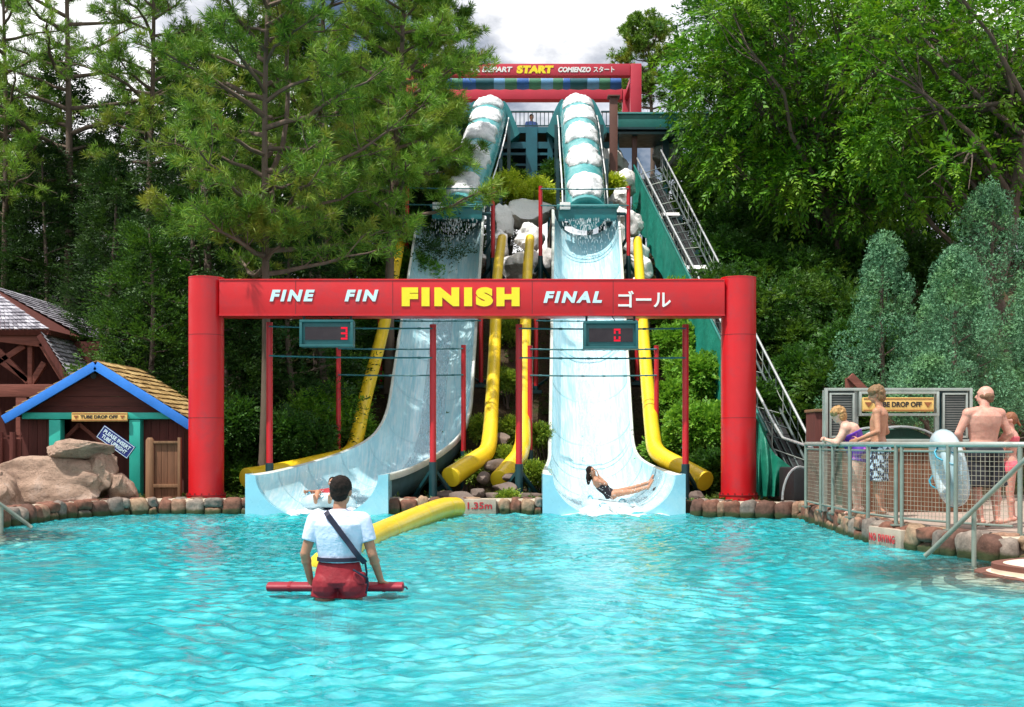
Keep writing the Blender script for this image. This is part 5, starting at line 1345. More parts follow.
# hip pack
b = MB(); q = fg.W((.17, -.09, .96)); b.box(q, (.10, .08, .10)); b.build('hip_pack', SHORTS, fg.t, bevel=.02)
b = MB(); b.tube([fg.W((.13, -.14, 1.03)), fg.W((.20, -.15, .99)), fg.W((.235, -.10, .96)), fg.W((.235, -.08, .90)), fg.W((.22, -.08, .84))], .009, 8); b.build('leash', STRAP, fg.t, sm=60)
# rescue tube
d = 9.62; t = thing('rescue_tube', 'long dark red foam rescue tube floating in front of the lifeguard, under his hands', 'rescue tube', P(335, 592, d))
b = MB(); za = pz(587, d); b.loft([[V((x, d+.02+cos(2*pi*i/16)*.055*s_*1.5, za+sin(2*pi*i/16)*.040*s_)) for i in range(16)] for x, s_ in ((pxx(267, d), .75), (pxx(268, d), 1), (pxx(335, d), 1.02), (pxx(402.5, d), 1), (pxx(403.5, d), .75))]); 
SHORTR = M('rescue_foam_red', (.27, .006, .022), .5, .12, 3, .1, 20)
b.build('foam_body', SHORTR, t, sm=50)
b = MB()
for px in (290, 384): b.loft([[V((x, d+.02+cos(2*pi*i/16)*.086, za+sin(2*pi*i/16)*.044)) for i in range(16)] for x in (pxx(px, d)-.012, pxx(px, d)+.012)])
b.build('webbing', SHORTS, t); b = MB(); b.tube([V((pxx(403, d), d, za)), V((pxx(406, d), d, za-.0)), V((pxx(407.5, d), d, za-.02))], .008, 6); b.build('clip', STRAP, t)

# --- inflatable tubes
TUBEW, nt, n, L = newmat('clear_blue_vinyl')
c = ramp(nt, noise_(nt, 3, 3), [(.35, (.62, .78, .84)), (.65, (.82, .90, .93))]); p = princ(nt, c, .2, coat=.5, spec=.6)
tl = N(nt, 'ShaderNodeBsdfTranslucent'); L.new(c, tl.inputs[0]); mx = N(nt, 'ShaderNodeMixShader'); mx.inputs[0].default_value = .35; L.new(p.outputs[0], mx.inputs[1]); L.new(tl.outputs[0], mx.inputs[2]); out(nt, mx.outputs[0])
def ringtube(lab, c, R_, r_, Rm):
    t = thing('inner_tube', lab, 'swim tube', c, None); b = MB(); n1, n2 = 40, 16; rings = []
    for i in range(n1):
        a = 2*pi*i/n1; rings.append([V(c)+Rm @ V(((R_+r_*cos(2*pi*j/n2))*cos(a), (R_+r_*cos(2*pi*j/n2))*sin(a), r_*sin(2*pi*j/n2))) for j in range(n2)])
    vs = [q for r in rings for q in r]; fs = [[i*n2+j, i*n2+(j+1) % n2, ((i+1) % n1)*n2+(j+1) % n2, ((i+1) % n1)*n2+j] for i in range(n1) for j in range(n2)]
    b.add(vs, fs); b.build('ring', TUBEW, t, sm=180)
    for a in (.6, 3.6):
        p0 = V(((R_+r_*.2)*cos(a-.25), (R_+r_*.2)*sin(a-.25), r_*.98)); p1 = V(((R_+r_*.2)*cos(a+.25), (R_+r_*.2)*sin(a+.25), r_*.98)); pm = (p0+p1)/2*1.02+V((0, 0, .05))
        b = MB(); b.tube([V(c)+Rm @ p0, V(c)+Rm @ (p0.lerp(pm, .6)+V((0,0,.02))), V(c)+Rm @ pm, V(c)+Rm @ (p1.lerp(pm, .6)+V((0,0,.02))), V(c)+Rm @ p1], .012, 6); b.build('handle', TBLUE, t, sm=60)
    for k in range(3):
        a = 2.1*k+.3; b = MB(); pts = []
        for i in range(14):
            q = 2*pi*i/13; aa = a+.16*cos(q); e = .35+.45*sin(q)*.8; pts.append(V(c)+Rm @ V(((R_+(r_+.003)*cos(e))*cos(aa), (R_+(r_+.003)*cos(e))*sin(aa), (r_+.003)*sin(e))))
        b.tube(pts, .006, 5); b.build('printed_loop', TBLUE, t)
    return t
TBLUE = M('tube_print_blue', (.03, .35, .50), .5)
# right-slide rider, lying back with her legs out to the right
d = 21.8; base = P(609, 497.5, d)
ringtube('pale swim tube under the woman riding the right slide', base+V((-.05, 0, -.17)), .36, .12, Matrix.Rotation(.12, 3, 'Y'))
# local frame: x right of the figure; here the joints are written directly with yaw 0 (x = picture right)
jr = dict(pelvis=(.02,0,.08), waist=(-.09,0,.16), neck=(-.31,0,.43), head=(-.38,-.01,.56), hup=(-.4,0,.9), face=(.65,-.75,.25), shL=(-.31,.17,.39), shR=(-.28,-.17,.37), elL=(-.14,.24,.20), elR=(-.08,-.24,.30), wrL=(.06,.2,.17), wrR=(-.24,-.18,.47),
          hdR=(-.2,.3,.9), pnR=(-1,0,0), thR=(0,0,1), hipL=(.10,.09,.08), hipR=(.10,-.09,.08), knL=(.52,.14,.20), knR=(.52,-.10,.14), anL=(.90,.16,.33), anR=(.84,-.14,.24), toeL=(.97,.17,.47), toeR=(.93,-.15,.38), hairdir=(-.1,.05,-1))
f = Fig('person', 'dark-haired woman in a dark swimsuit lying back on the right slide, hand at her face', base, 0, jr, SK_B, .011, .88)
f.hair(HAIRD, 'long', .010); f.face()
DSW = M('dark_swimsuit', (.02, .012, .02), .6, .2)
b = MB(); f.torso(b, .008, -.14, .75); f.xf(b); skinned(b, 'swimsuit', DSW, f.t, .011, 2)
# left-slide rider facing the camera, mostly hidden behind the lifeguard
d = 21.8; base = P(329, 503, d)
ringtube('white swim tube at the mouth of the left slide, behind the lifeguard', base+V((0, 0, -.02)), .38, .14, Matrix.Rotation(-.25, 3, 'X'))
jl = dict(pelvis=(0,.05,.02), waist=(0,-.10,.06), neck=(0,-.40,.22), head=(0,-.44,.36), hup=(0,-.3,1), face=(0,1,.1), shL=(-.17,-.36,.19), shR=(.17,-.36,.19), elL=(-.36,-.2,.20), elR=(.36,-.2,.20), wrL=(-.42,.12,.22), wrR=(.42,.12,.22),
          hipL=(-.09,.06,.05), hipR=(.09,.06,.05), knL=(-.14,.42,.22), knR=(.14,.42,.22), anL=(-.13,.75,.08), anR=(.13,.75,.08), toeL=(-.14,.85,.18), toeR=(.14,.85,.18))
f = Fig('person', 'dark-haired rider in a red top lying in a tube at the left slide mouth', base+V((0, 0, 0)), pi, jl, SK_B, .013)
f.hair(HAIRD, 'short', .012); f.face(); f.shirt(M('red_top', (.35, .02, .03), .7), .3, .0, .013, .012); 
f.shorts(M('navy_trunks', (.02, .03, .08), .7), .15, .5, .01, .013)

# --- people on the right deck
def dk(px, d): return (pxx(px, d), d, .26)
# woman in purple, leaning on the rail, facing left/pool (yaw: local +y -> picture left & away)
d = 16.35
f = Fig('person', 'woman with short curly blond hair in a purple swimsuit leaning on the railing', dk(852, d), R(78), stand(pelvis=(0,-.10,.92), waist=(0,-.03,1.07), neck=(0,.10,1.33), head=(0,.19,1.47), face=(.25,1,-.1), shL=(-.18,.09,1.27), shR=(.18,.07,1.27),
    elL=(-.20,.22,1.06), elR=(.2,.20,1.06), wrL=(-.05,.36,1.10), wrR=(.05,.34,1.10), hipL=(-.10,-.10,.88), hipR=(.10,-.10,.88), knL=(-.11,-.02,.48), knR=(.11,-.06,.48), anL=(-.11,-.06,.08), anR=(.11,-.10,.08), toeL=(-.12,.11,.03), toeR=(.12,.07,.03)), SK_P, .012, .97, 1.36)
f.hair(HAIRB, 'fluffy', .010, .012); f.face()
PURP, nt, n, L = newmat('purple_swimsuit'); c = ramp(nt, noise_(nt, 9, 3), [(.55, (.10, .02, .36)), (.62, (.55, .12, .50)), (.70, (.10, .25, .6))]); p = princ(nt, c, .5); out(nt, p.outputs[0])
b = MB(); f.torso(b, .014, -.14, .80)
for q in 'LR': hp, kn = f.J['hip'+q], f.J['kn'+q]; b.ell(hp-V((0, .035, 0)), (.125, .13, .125)); b.tube([hp, hp.lerp(kn, .22)], [.11, .125], 14)
for q in 'LR': b.tube([f.J['sh'+q]*.75+f.J['neck']*.25-V((0, .08, .08)), f.J['sh'+q]*.6+f.J['neck']*.4+V((0, 0, .055)), f.J['sh'+q]*.75+f.J['neck']*.25+V((0, .1, -.10))], .016, 8)
f.xf(b); skinned(b, 'swimsuit', PURP, f.t, .011, 2)
# boy in patterned swim trunks
d = 15.75
f = Fig('person', 'bare-chested teenager with tousled brown hair and dark floral swim trunks at the railing', dk(879, d), R(62), stand(face=(-.12,1,-.05), wrL=(-.20,.22,1.04), elL=(-.25,-.03,1.14), elR=(.24,-.06,1.14), wrR=(.20,.17,1.03), head=(0,.03,1.63)), SK_B, .011, 1.035, .93)
f.hair(HAIRG, 'fluffy', .010, .008); f.face()
FLOR, nt, n, L = newmat('floral_trunks'); vo = N(nt, 'ShaderNodeTexVoronoi', feature='DISTANCE_TO_EDGE'); vo.inputs['Scale'].default_value = 9; L.new(coords(nt), vo.inputs['Vector'])
nz = noise_(nt, 12, 2, .5, None, 1.5); ad = N(nt, 'ShaderNodeMath', operation='ADD'); L.new(vo.outputs['Distance'], ad.inputs[0]); L.new(nz, ad.inputs[1]); c = ramp(nt, ad.outputs[0], [(.55, (.012, .02, .05)), (.645, (.42, .58, .70))], 'CONSTANT'); p = princ(nt, c, .7); out(nt, p.outputs[0])
f.shorts(FLOR, .14, 1.0, .035, .010, 'swim_trunks')
# man holding a tube
d = 13.75
f = Fig('person', 'broad sunburnt man with cropped balding hair and dark swim shorts holding a tube, back turned', dk(984, d), R(8), stand(face=(-.8,.6,0), head=(.03,.03,1.62), shL=(-.205,0,1.395), shR=(.205,0,1.395), elL=(-.32,.02,1.16), elR=(.31,-.02,1.16), wrL=(-.19,.20,1.05), wrR=(.22,.16,1.0),
    hipL=(-.105,0,.90), hipR=(.105,0,.90), knL=(-.10,.0,.49), anL=(-.05,-.02,.08), toeL=(-.06,.15,.03), knR=(.16,.02,.49), anR=(.17,0,.08)), SK_R, .0105, .985, 1.2)
f.hair(M('thin_cropped_hair', (.20, .10, .055), .8, .2, 30, .4, 90), 'balding', .010, .002); f.face(); f.shorts(M('black_swim_shorts', (.012, .012, .02), .7, .2), .17, .93, .03, .010, 'swim_shorts')
# tube held by the man
ringtube('pale blue swim tube held upright by the man on the right deck', P(949, 468, 13.9), .345, .135, Matrix.Rotation(R(-98), 3, 'Z') @ Matrix.Rotation(R(90), 3, 'X') @ Matrix.Rotation(.2, 3, 'X'))
# girl in pink
d = 14.5
f = Fig('person', 'girl with auburn hair in a pink two-piece swimsuit beyond the man, at the right edge', dk(1011, d), R(60), stand(face=(-.4,1,0), elL=(-.22,.12,1.16), wrL=(-.14,.30,1.22), elR=(.22,.1,1.14), wrR=(.14,.3,1.2)), SK_R, .011, .81, .9)
f.hair(HAIRA, 'pony', .010, .006); f.face()
PINK = M('pink_swimsuit', (.75, .12, .16), .6, .15); f.shorts(PINK, .12, .22, .01, .010, 'swim_bottoms')
b = MB(); f.torso(b, .012, .6, .86); f.xf(b); skinned(b, 'swim_top', PINK, f.t, .011, 2)
# sandals of the man left of the post -> black water shoes
# small figures on the tower
for i, (px, lab, top, hairm, yw, hsc) in enumerate([(519, 'distant crouching person in dark clothes behind the tower railing', (.05, .07, .10), HAIRD, 2.6, .62), (531.5, 'distant standing person in a blue shirt on the launch tower', (.10, .2, .55), HAIRD, 3.4, .95), (543, 'distant child in a red top on the launch tower deck', (.5, .05, .08), HAIRG, 2.2, .62)]):
    d = 40.9; f = Fig('person', lab, (pxx(px, d), d, pz(128.8, 36.6)+.03), yw, stand(wrR=(.40, .30, 1.15) if i == 1 else (.25, .04, .87)), SK_B, .022, hsc, 1.0); f.hair(hairm, 'short', .02, 0)
    f.shirt(M(['dark_top', 'blue_top', 'red_top_small'][i], top, .7), .6, .0, .022, .014); f.shorts(NAVY, .16, .6, .01, .022)
# ================================================================== VEGETATION
def unit(a): return a/(np.linalg.norm(a, axis=-1, keepdims=True)+1e-9)
def fronds(o, a, nrm, flen, k, L_, W_, ang, droop, g, tip=True):
    """o origins, a axes, nrm normals -> diamond leaflets along both sides of every frond"""
    n = len(o); a = unit(a); sd = unit(np.cross(a, nrm)); nn = np.cross(sd, a); Cs, Ds, Ss = [], [], []
    fl = flen*(.7+.6*g.random((n, 1)))
    for j in range(k):
        t = (j//2+.6)/(k/2); s_ = 1 if j % 2 else -1
        last = tip and j >= k-1
        p = o+a*fl*t+np.array([0, 0, -1])*droop*fl*t*t
        an = 0 if last else ang*(1-.35*t)
        dr = a*math.cos(an)+sd*s_*math.sin(an)+np.array([0, 0, -droop*t])+g.normal(0, .16, (n, 3)); dr = unit(dr)
        lw = (.5+.9*g.random((n, 1)))*(1-.25*t)
        Cs.append(p); Ds.append(dr*L_*lw); Ss.append(unit(np.cross(dr, nn+g.normal(0, .35, (n, 3))))*W_*lw*.5)
    return np.concatenate(Cs), np.concatenate(Ds), np.concatenate(Ss)
def leafmesh(name, C, D_, S_, mat, parent=None, lab=None):
    n = len(C); co = np.empty((n, 4, 3), np.float32); co[:, 0] = C; co[:, 1] = C+D_*.5+S_; co[:, 2] = C+D_; co[:, 3] = C+D_*.5-S_
    q = np.arange(n*4).reshape(n, 4); me = npmesh(name, co.reshape(-1, 3), q, False); return place(name, me, mat, parent)
def cat(*t): return tuple(np.concatenate(x) for x in zip(*t))
def blob(c, r, n, g, inner=.45):
    u = unit(g.normal(0, 1, (n, 3))); rad = inner+(1-inner)*g.random((n, 1))**.6
    lump = 1+.22*np.sin(u[:, :1]*5+c[0]*3)*np.cos(u[:, 1:2]*6+c[1]*2)
    return np.array(c)+u*rad*lump*np.array(r), u
SLOPEM = leafmat('slope_plant_leaves', (.10, .20, .02), (.34, .46, .05), (.30, .20, .06), .3)
BARK = M('grey_brown_bark', (.13, .095, .075), .9, .35, 5, .8, 22, stretch=(1, 1, .25)); BARKP = M('pine_bark', (.135, .095, .07), .9, .35, 5, .8, 22, stretch=(1, 1, .25))
PINEM = leafmat('pine_needles', (.04, .13, .012), (.20, .37, .04), (.32, .31, .04), .25)
PINEM2 = leafmat('pine_needles_light', (.07, .20, .02), (.26, .46, .055), (.30, .36, .05), .3)
CEDM = leafmat('cedar_foliage', (.007, .030, .007), (.034, .092, .014), (.055, .125, .014), .15)
CEDL = leafmat('cedar_foliage_light', (.02, .07, .010), (.075, .18, .02), None, .25)
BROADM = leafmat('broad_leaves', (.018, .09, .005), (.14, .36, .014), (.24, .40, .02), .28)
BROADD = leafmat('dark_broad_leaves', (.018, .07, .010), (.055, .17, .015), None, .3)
JUNM = leafmat('blue_juniper', (.025, .10, .05), (.17, .39, .20), (.15, .32, .08), .04)
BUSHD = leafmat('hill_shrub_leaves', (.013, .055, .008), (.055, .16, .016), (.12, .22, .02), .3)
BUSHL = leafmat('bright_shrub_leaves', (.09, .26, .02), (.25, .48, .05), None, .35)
BUSHY = leafmat('yellow_green_shrub', (.30, .42, .02), (.60, .66, .05), None, .35)
def limb(b, a, c_, r0, r1, g, bend=.12, n=7, ns=7):
    a, c_ = np.array(a, float), np.array(c_, float); L_ = np.linalg.norm(c_-a); off = g.normal(0, bend*L_, 3)*np.array([1, 1, .5]); pts = []; rs = []
    for i in range(n):
        t = i/(n-1); pts.append(V(a+(c_-a)*t+off*math.sin(pi*t)*(1-.4*t)+g.normal(0, .012*L_, 3)*(0 < i < n-1))); rs.append(r0+(r1-r0)*t)
    b.tube(pts, rs, ns); return pts
def trunk_pts(b, x, y, z0, z1, r0, r1, g, lean=(0, 0), n=14, wob=.10):
    pts = []; rs = []
    for i in range(n):
        t = i/(n-1); pts.append(V((x+lean[0]*t+wob*sin(t*5+x), y+lean[1]*t+wob*cos(t*4+y), z0+(z1-z0)*t))); rs.append((r0*(1-t)+r1*t)*(1.35 if i == 0 else 1))
    b.tube(pts, rs, 10)
    return lambda z: (lambda t: (lambda k, f: pts[k].lerp(pts[min(n-1, k+1)], f))(int(t*(n-1)), t*(n-1)-int(t*(n-1))))(max(0, min(.9999, (z-z0)/(z1-z0))))
def tuft_mesh(o, a, g, nn=34, L_=.20, W_=.016):
    n = len(o); a = unit(a); r = unit(g.normal(0, 1, (n, nn, 3))); dr = unit(r*.85+a[:, None, :]*.75); ln = L_*(.7+.5*g.random((n, nn, 1)))
    base = o[:, None, :]-a[:, None, :]*.12*g.random((n, nn, 1)); D_ = dr*ln; S_ = unit(np.cross(dr, g.normal(0, 1, (n, nn, 3))))*W_*.5
    return base.reshape(-1, 3), D_.reshape(-1, 3), S_.reshape(-1, 3)
def pine(lab, px, d, ytop, crad, zlow, seed, nb=34, mat=None, tr=.10, lean=(0, 0), grp='pines on the left bank', sub=7, tufts=5, extra=(), fork=None, W_=.017, shape=.75):
    g = np.random.default_rng(seed); x = pxx(px, d); z0 = H1(x, d)-.1; z1 = pz(ytop, d)
    t = thing('pine_tree', lab, 'pine tree', (x, d, z0), grp); b = MB(); at = trunk_pts(b, x, d, z0, z1, tr, .03, g, lean)
    if fork:
        fz = fork; p = at(fz); limb(b, p, (p.x+.8, p.y+.3, z1-.3), tr*.6, .03, g, .05, 12)
    O, A = [], []
    H_ = z1-zlow; specs = []
    for i in range(nb):
        u = (i+g.random())/nb; z = zlow+H_*u; az_ = i*2.399+g.normal(0, .3); Lb = crad*(.35+.65*(1-u)**shape)*(.7+.45*g.random()); specs.append((z, az_, Lb, .25+.25*u))
    for e in extra: specs.append(e)
    for z, az_, Lb, rise in specs:
        p = at(z); dv = np.array([cos(az_), sin(az_), rise]); e = np.array(p)+dv*Lb; pts = limb(b, p, e, .018+.016*Lb, .010, g, .10, 7, 6)
        for k in range(sub):
            f = .35+.65*(k+g.random())/sub; q = np.array(pts[min(6, int(f*6))]); sdv = unit(dv+g.normal(0, .8, 3)*np.array([1, 1, .45])+np.array([0, 0, .15])); Ls = Lb*(.16+.26*g.random())*(1.15-.5*f)+.12; e2 = q+sdv*Ls
            b.tube([V(q), V((q+e2)/2+g.normal(0, .03, 3)), V(e2)], [.014, .010, .007], 5, False)
            for m_ in range(tufts):
                w = .35+.65*g.random() if m_ else 1.0; O.append(q+sdv*Ls*w+g.normal(0, .09, 3)); A.append(sdv+g.normal(0, .5, 3)+np.array([0, 0, .45]))
    b.build('trunk', BARKP, t, sm=60); leafmesh('crown', *tuft_mesh(np.array(O), np.array(A), g, 32, .21, W_), mat or PINEM, t); return t
def cedar(lab, px, d, ytop, rad, seed, n=5200, mat=None, grp=None, zb=None, k=8, fl=.34, name='cedar_tree', cat='cedar tree', x=None, L_=.10, W_=.035, droop=.25, lumps=9, tr=.10):
    g = np.random.default_rng(seed); x = pxx(px, d) if x is None else x; z0 = H1(x, d)-.1; z1 = pz(ytop, d); zb_ = z0+.25 if zb is None else zb
    t = thing(name, lab, cat, (x, d, z0), grp); b = MB(); at = trunk_pts(b, x, d, z0, z1-.3, tr, .02, g)
    u = 1-(1-g.random(n))**.62*1.0; u = g.random(n)**1.15; th = g.random(n)*2*pi; H_ = z1-zb_
    prof = rad*((1-u)**.8*.95+.05)*np.clip(.55+u*6, 0, 1)
    lump = 1+.26*np.sin(th*lumps/2+u*9+seed)+.20*np.sin(th*3-u*17+seed*2)+.12*np.sin(th*7+u*31)
    # boughs: quantise into tiers
    tier = np.sin(u*H_*6.5+th*2+seed); rr = prof*lump*(.62+.38*g.random(n)**.5)*(1+.10*tier)
    pos = np.stack([x+rr*np.cos(th), d+rr*np.sin(th), zb_+H_*u+.16*tier], -1)
    keep = (np.sin(pos[:, 0]*3.1+seed)+np.sin(pos[:, 2]*3.7+seed*1.7)+np.sin(pos[:, 1]*2.9)) > -2.05
    pos, th, u = pos[keep], th[keep], u[keep]; n = len(pos)
    ax = np.stack([np.cos(th), np.sin(th), .25+.5*u], -1)+g.normal(0, .38, (n, 3)); nr = np.stack([-np.cos(th)*.2, -np.sin(th)*.2, np.ones(n)], -1)+g.normal(0, .5, (n, 3))
    for i in range(22):
        uu = (i+.5)/22; z = zb_+H_*uu*.93; a_ = i*2.4; r_ = rad*(1-uu)**.8*.8; p = at(z); limb(b, p, (p.x+cos(a_)*r_, p.y+sin(a_)*r_, z+r_*.25), .02+.012*r_, .006, g, .06, 5, 5)
    b.build('trunk', BARK, t, sm=60); leafmesh('crown', *fronds(pos, ax, nr, fl, k, L_, W_, .75, droop, g), mat or CEDM, t); return t
def broad(lab, px, d, trunk_top, clumps, seed, mat, nf=95, k=14, fl=.50, L_=.15, W_=.052, tr=.20, name='broadleaf_tree', cat='tree', grp=None, droop=.45, stems=1, x=None, ang=.95):
    """clumps: (px, py, dd, r)  positions off the photograph plus depth offset"""
    g = np.random.default_rng(seed); x = pxx(px, d) if x is None else x; z0 = H1(x, d)-.1
    t = thing(name, lab, cat, (x, d, z0), grp); b = MB(); T_ = P(trunk_top[0], trunk_top[1], d); sp = []
    for s_ in range(stems):
        o = g.normal(0, .25, 2)*(s_ > 0); pts = limb(b, (x+o[0], d+o[1], z0), (T_.x+o[0]*4, T_.y+o[1]*4, T_.z+o[0]), tr, tr*.55, g, .05, 10, 10); sp.append(pts)
    O, A, Nn = [], [], []
    cc = np.array([np.array(P(c[0], c[1], d+c[2])) for c in clumps]); mid = cc.mean(0)
    for c, cl in zip(cc, clumps):
        r = cl[3]; pts = sp[g.integers(len(sp))]; q = pts[g.integers(5, 10)]
        br = limb(b, q, c, tr*.34, .02, g, .10, 8, 6)
        for i in range(4):
            e = c+g.normal(0, r*.5, 3); limb(b, br[5], e, .02, .006, g, .1, 5, 4)
        m_ = int(nf*r*r); pp, u = blob(c, (r, r, r*.72), m_, g, .35); O.append(pp); A.append(u*.75+unit(c-mid)*.35+g.normal(0, .4, (m_, 3))+np.array([0, 0, .05])); Nn.append(np.array([0, 0, 1.])+g.normal(0, .4, (m_, 3)))
    b.build('trunk', BARK, t, sm=60); leafmesh('crown', *fronds(np.concatenate(O), np.concatenate(A), np.concatenate(Nn), fl, k, L_, W_, ang, droop, g), mat, t); return t
def shrub(lab, px, py, d, r, seed, mat, n=260, h=1.0, k=9, fl=.22, L_=.085, W_=.045, grp=None, name='shrub', parts=True, nbl=6, cat='shrub'):
    g = np.random.default_rng(seed); c = np.array(P(px, py, d)); z0 = min(H1(c[0], d), c[2]-r*.4)-.05
    t = thing(name, lab, cat, (c[0], d, z0), grp); b = MB(); O, A, Nn = [], [], []
    for i in range(nbl):
        cc = c+g.normal(0, r*.45, 3)*np.array([1, .9, .75*h]); rr = r*(.42+.35*g.random()); m_ = int(n*rr*rr/(r*r)*2.2); pp, u = blob(cc, (rr, rr, rr*.85*h), m_, g, .4); O.append(pp); A.append(u+g.normal(0, .45, (m_, 3))+np.array([0, 0, .3])); Nn.append(np.array([0, -.2, 1.])+g.normal(0, .5, (m_, 3)))
        limb(b, (c[0]+g.normal(0, .08), d+g.normal(0, .08), z0), cc, .025, .008, g, .08, 5, 5)
    b.build('stems', BARK, t, sm=60); leafmesh('foliage', *fronds(np.concatenate(O), np.concatenate(A), np.concatenate(Nn), fl, k, L_, W_, .9, .2, g), mat, t); return t

# ---- left bank
pine('tall pine whose bare forked trunk rises behind the left of the finish arch', 257, 23.6, -90, 3.3, pz(275, 23.6), 11, 46, PINEM, .105, (.35, .1), sub=8, tufts=6, fork=pz(230, 23.6),
     extra=[(pz(262, 23.6), R(-60), 1.3, .55), (pz(258, 23.6), R(-110), 1.5, .45), (pz(240, 23.6), R(-20), 1.6, .3), (pz(235, 23.6), R(200), 1.8, .2), (pz(255, 23.6), R(-90), 1.0, .8)])
pine('tall sparse pine near the left edge with the sky behind it', 66, 33, -110, 3.4, pz(190, 33), 12, 30, PINEM2, .16, (.1, 0), sub=6, tufts=4)
pine('thin pine at the very left edge with yellow-green tufts', 8, 32.5, -60, 3.0, pz(230, 32.5), 13, 26, PINEM2, .10, (-.2, 0), sub=6, tufts=5)
pine('bushy light green pine left of the enclosed slide tubes', 392, 27.5, -60, 2.45, pz(225, 27.5), 14, 44, PINEM2, .13, (.2, 0), sub=8, tufts=6, extra=[(pz(240, 27.5), R(-75), 1.8, .1), (pz(225, 27.5), R(-100), 2.0, .15)])
pine('slim pine behind the forked pine, between it and the left edge', 150, 29.5, -70, 2.4, pz(170, 29.5), 15, 30, PINEM, .13, sub=7, tufts=5)
pine('dark pine reaching over the left end of the start arch', 424, 31.5, -40, 1.6, pz(215, 31.5), 16, 40, PINEM, .12, (.3, 0), sub=8, tufts=6, shape=.5)
pine('pine with a straight trunk behind the bushy light green pine', 325, 29.0, -80, 2.6, pz(200, 29), 17, 36, PINEM, .12, sub=8, tufts=5)
GC = 'dark cedars behind the hut and the finish arch'
for px, d, yt, r, sd, lab in ((-22, 34, 190, 2.2, 1, 'dark cedar cut by the left edge of the picture'), (45, 32.5, 150, 2.2, 2, 'dark cedar behind the timber building'), (112, 28.5, 165, 1.7, 3, 'dark cedar right above the hut roof'), (150, 25.6, 215, 1.8, 4, 'dark cedar just left of the left red column'), (188, 28, 95, 2.4, 5, 'tallest dark cedar, above the left red column'),
        (225, 25.6, 265, 1.5, 6, 'low dark cedar behind the left red column'), (292, 26.0, 215, 1.9, 7, 'dark cedar behind the left scoreboard'), (345, 30.5, 150, 2.3, 8, 'dark cedar behind the left yellow tube'), (415, 32, 190, 1.9, 9, 'dark cedar beside the top of the left open slide'), (455, 35.5, 120, 2.0, 10, 'dark cedar behind the left enclosed tube'), (240, 31, 70, 2.6, 24, 'dark cedar far behind the forked pine'), (120, 33.5, 100, 2.6, 25, 'dark cedar farthest back behind the hut'),
        (10, 35, 110, 2.8, 26, 'dark cedar farthest back at the left edge'), (350, 36, 60, 2.8, 27, 'tall dark cedar far behind the light green pine')):
    cedar(lab, px, d, yt, r, sd, int(2600+1900*r), CEDM if sd % 4 else CEDL, GC)
GU = 'leafy shrubs under the trees on the left'
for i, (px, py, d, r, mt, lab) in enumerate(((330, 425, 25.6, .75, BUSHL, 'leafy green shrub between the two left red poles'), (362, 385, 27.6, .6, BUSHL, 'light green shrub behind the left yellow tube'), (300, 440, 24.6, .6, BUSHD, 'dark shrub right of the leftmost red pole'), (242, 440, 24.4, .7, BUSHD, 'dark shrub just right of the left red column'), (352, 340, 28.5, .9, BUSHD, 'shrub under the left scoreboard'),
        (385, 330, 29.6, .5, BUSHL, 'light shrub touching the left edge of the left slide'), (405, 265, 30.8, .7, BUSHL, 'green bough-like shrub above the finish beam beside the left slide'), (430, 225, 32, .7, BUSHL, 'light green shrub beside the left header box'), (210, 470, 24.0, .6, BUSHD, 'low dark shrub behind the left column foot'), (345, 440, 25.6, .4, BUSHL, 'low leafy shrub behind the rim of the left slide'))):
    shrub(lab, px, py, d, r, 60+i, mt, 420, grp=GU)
# bare trunks behind the finish arch
for px, d, r, lab in ((322, 27, .10, 'grey trunk behind the second red pole'), (313, 29, .09, 'thin grey trunk left of the second red pole'), (205, 27, .12, 'dark trunk behind the left red column')):
    g = np.random.default_rng(px); b = MB(); x = pxx(px, d); z0 = H1(x, d)-.1; t = thing('tree_trunk', 'bare '+lab, 'tree', (x, d, z0)); trunk_pts(b, x, d, z0, z0+7.5, r, r*.6, g)
    for i in range(7): p = V((x, d, z0+3+i*.7)); limb(b, p, (p.x+cos(i*2.4)*1.1, p.y+sin(i*2.4)*1.1, p.z+.7), .03, .008, g)
    b.build('trunk', BARK, t, sm=60)
    O = np.array([[x+g.normal(0, .8), d+g.normal(0, .8), z0+5.5+g.normal(0, 1.0)] for i in range(420)]); leafmesh('crown', *fronds(O, g.normal(0, 1, (420, 3)), np.array([0, 0, 1.])+g.normal(0, .4, (420, 3)), .3, 8, .09, .04, .9, .3, g), CEDM, t)

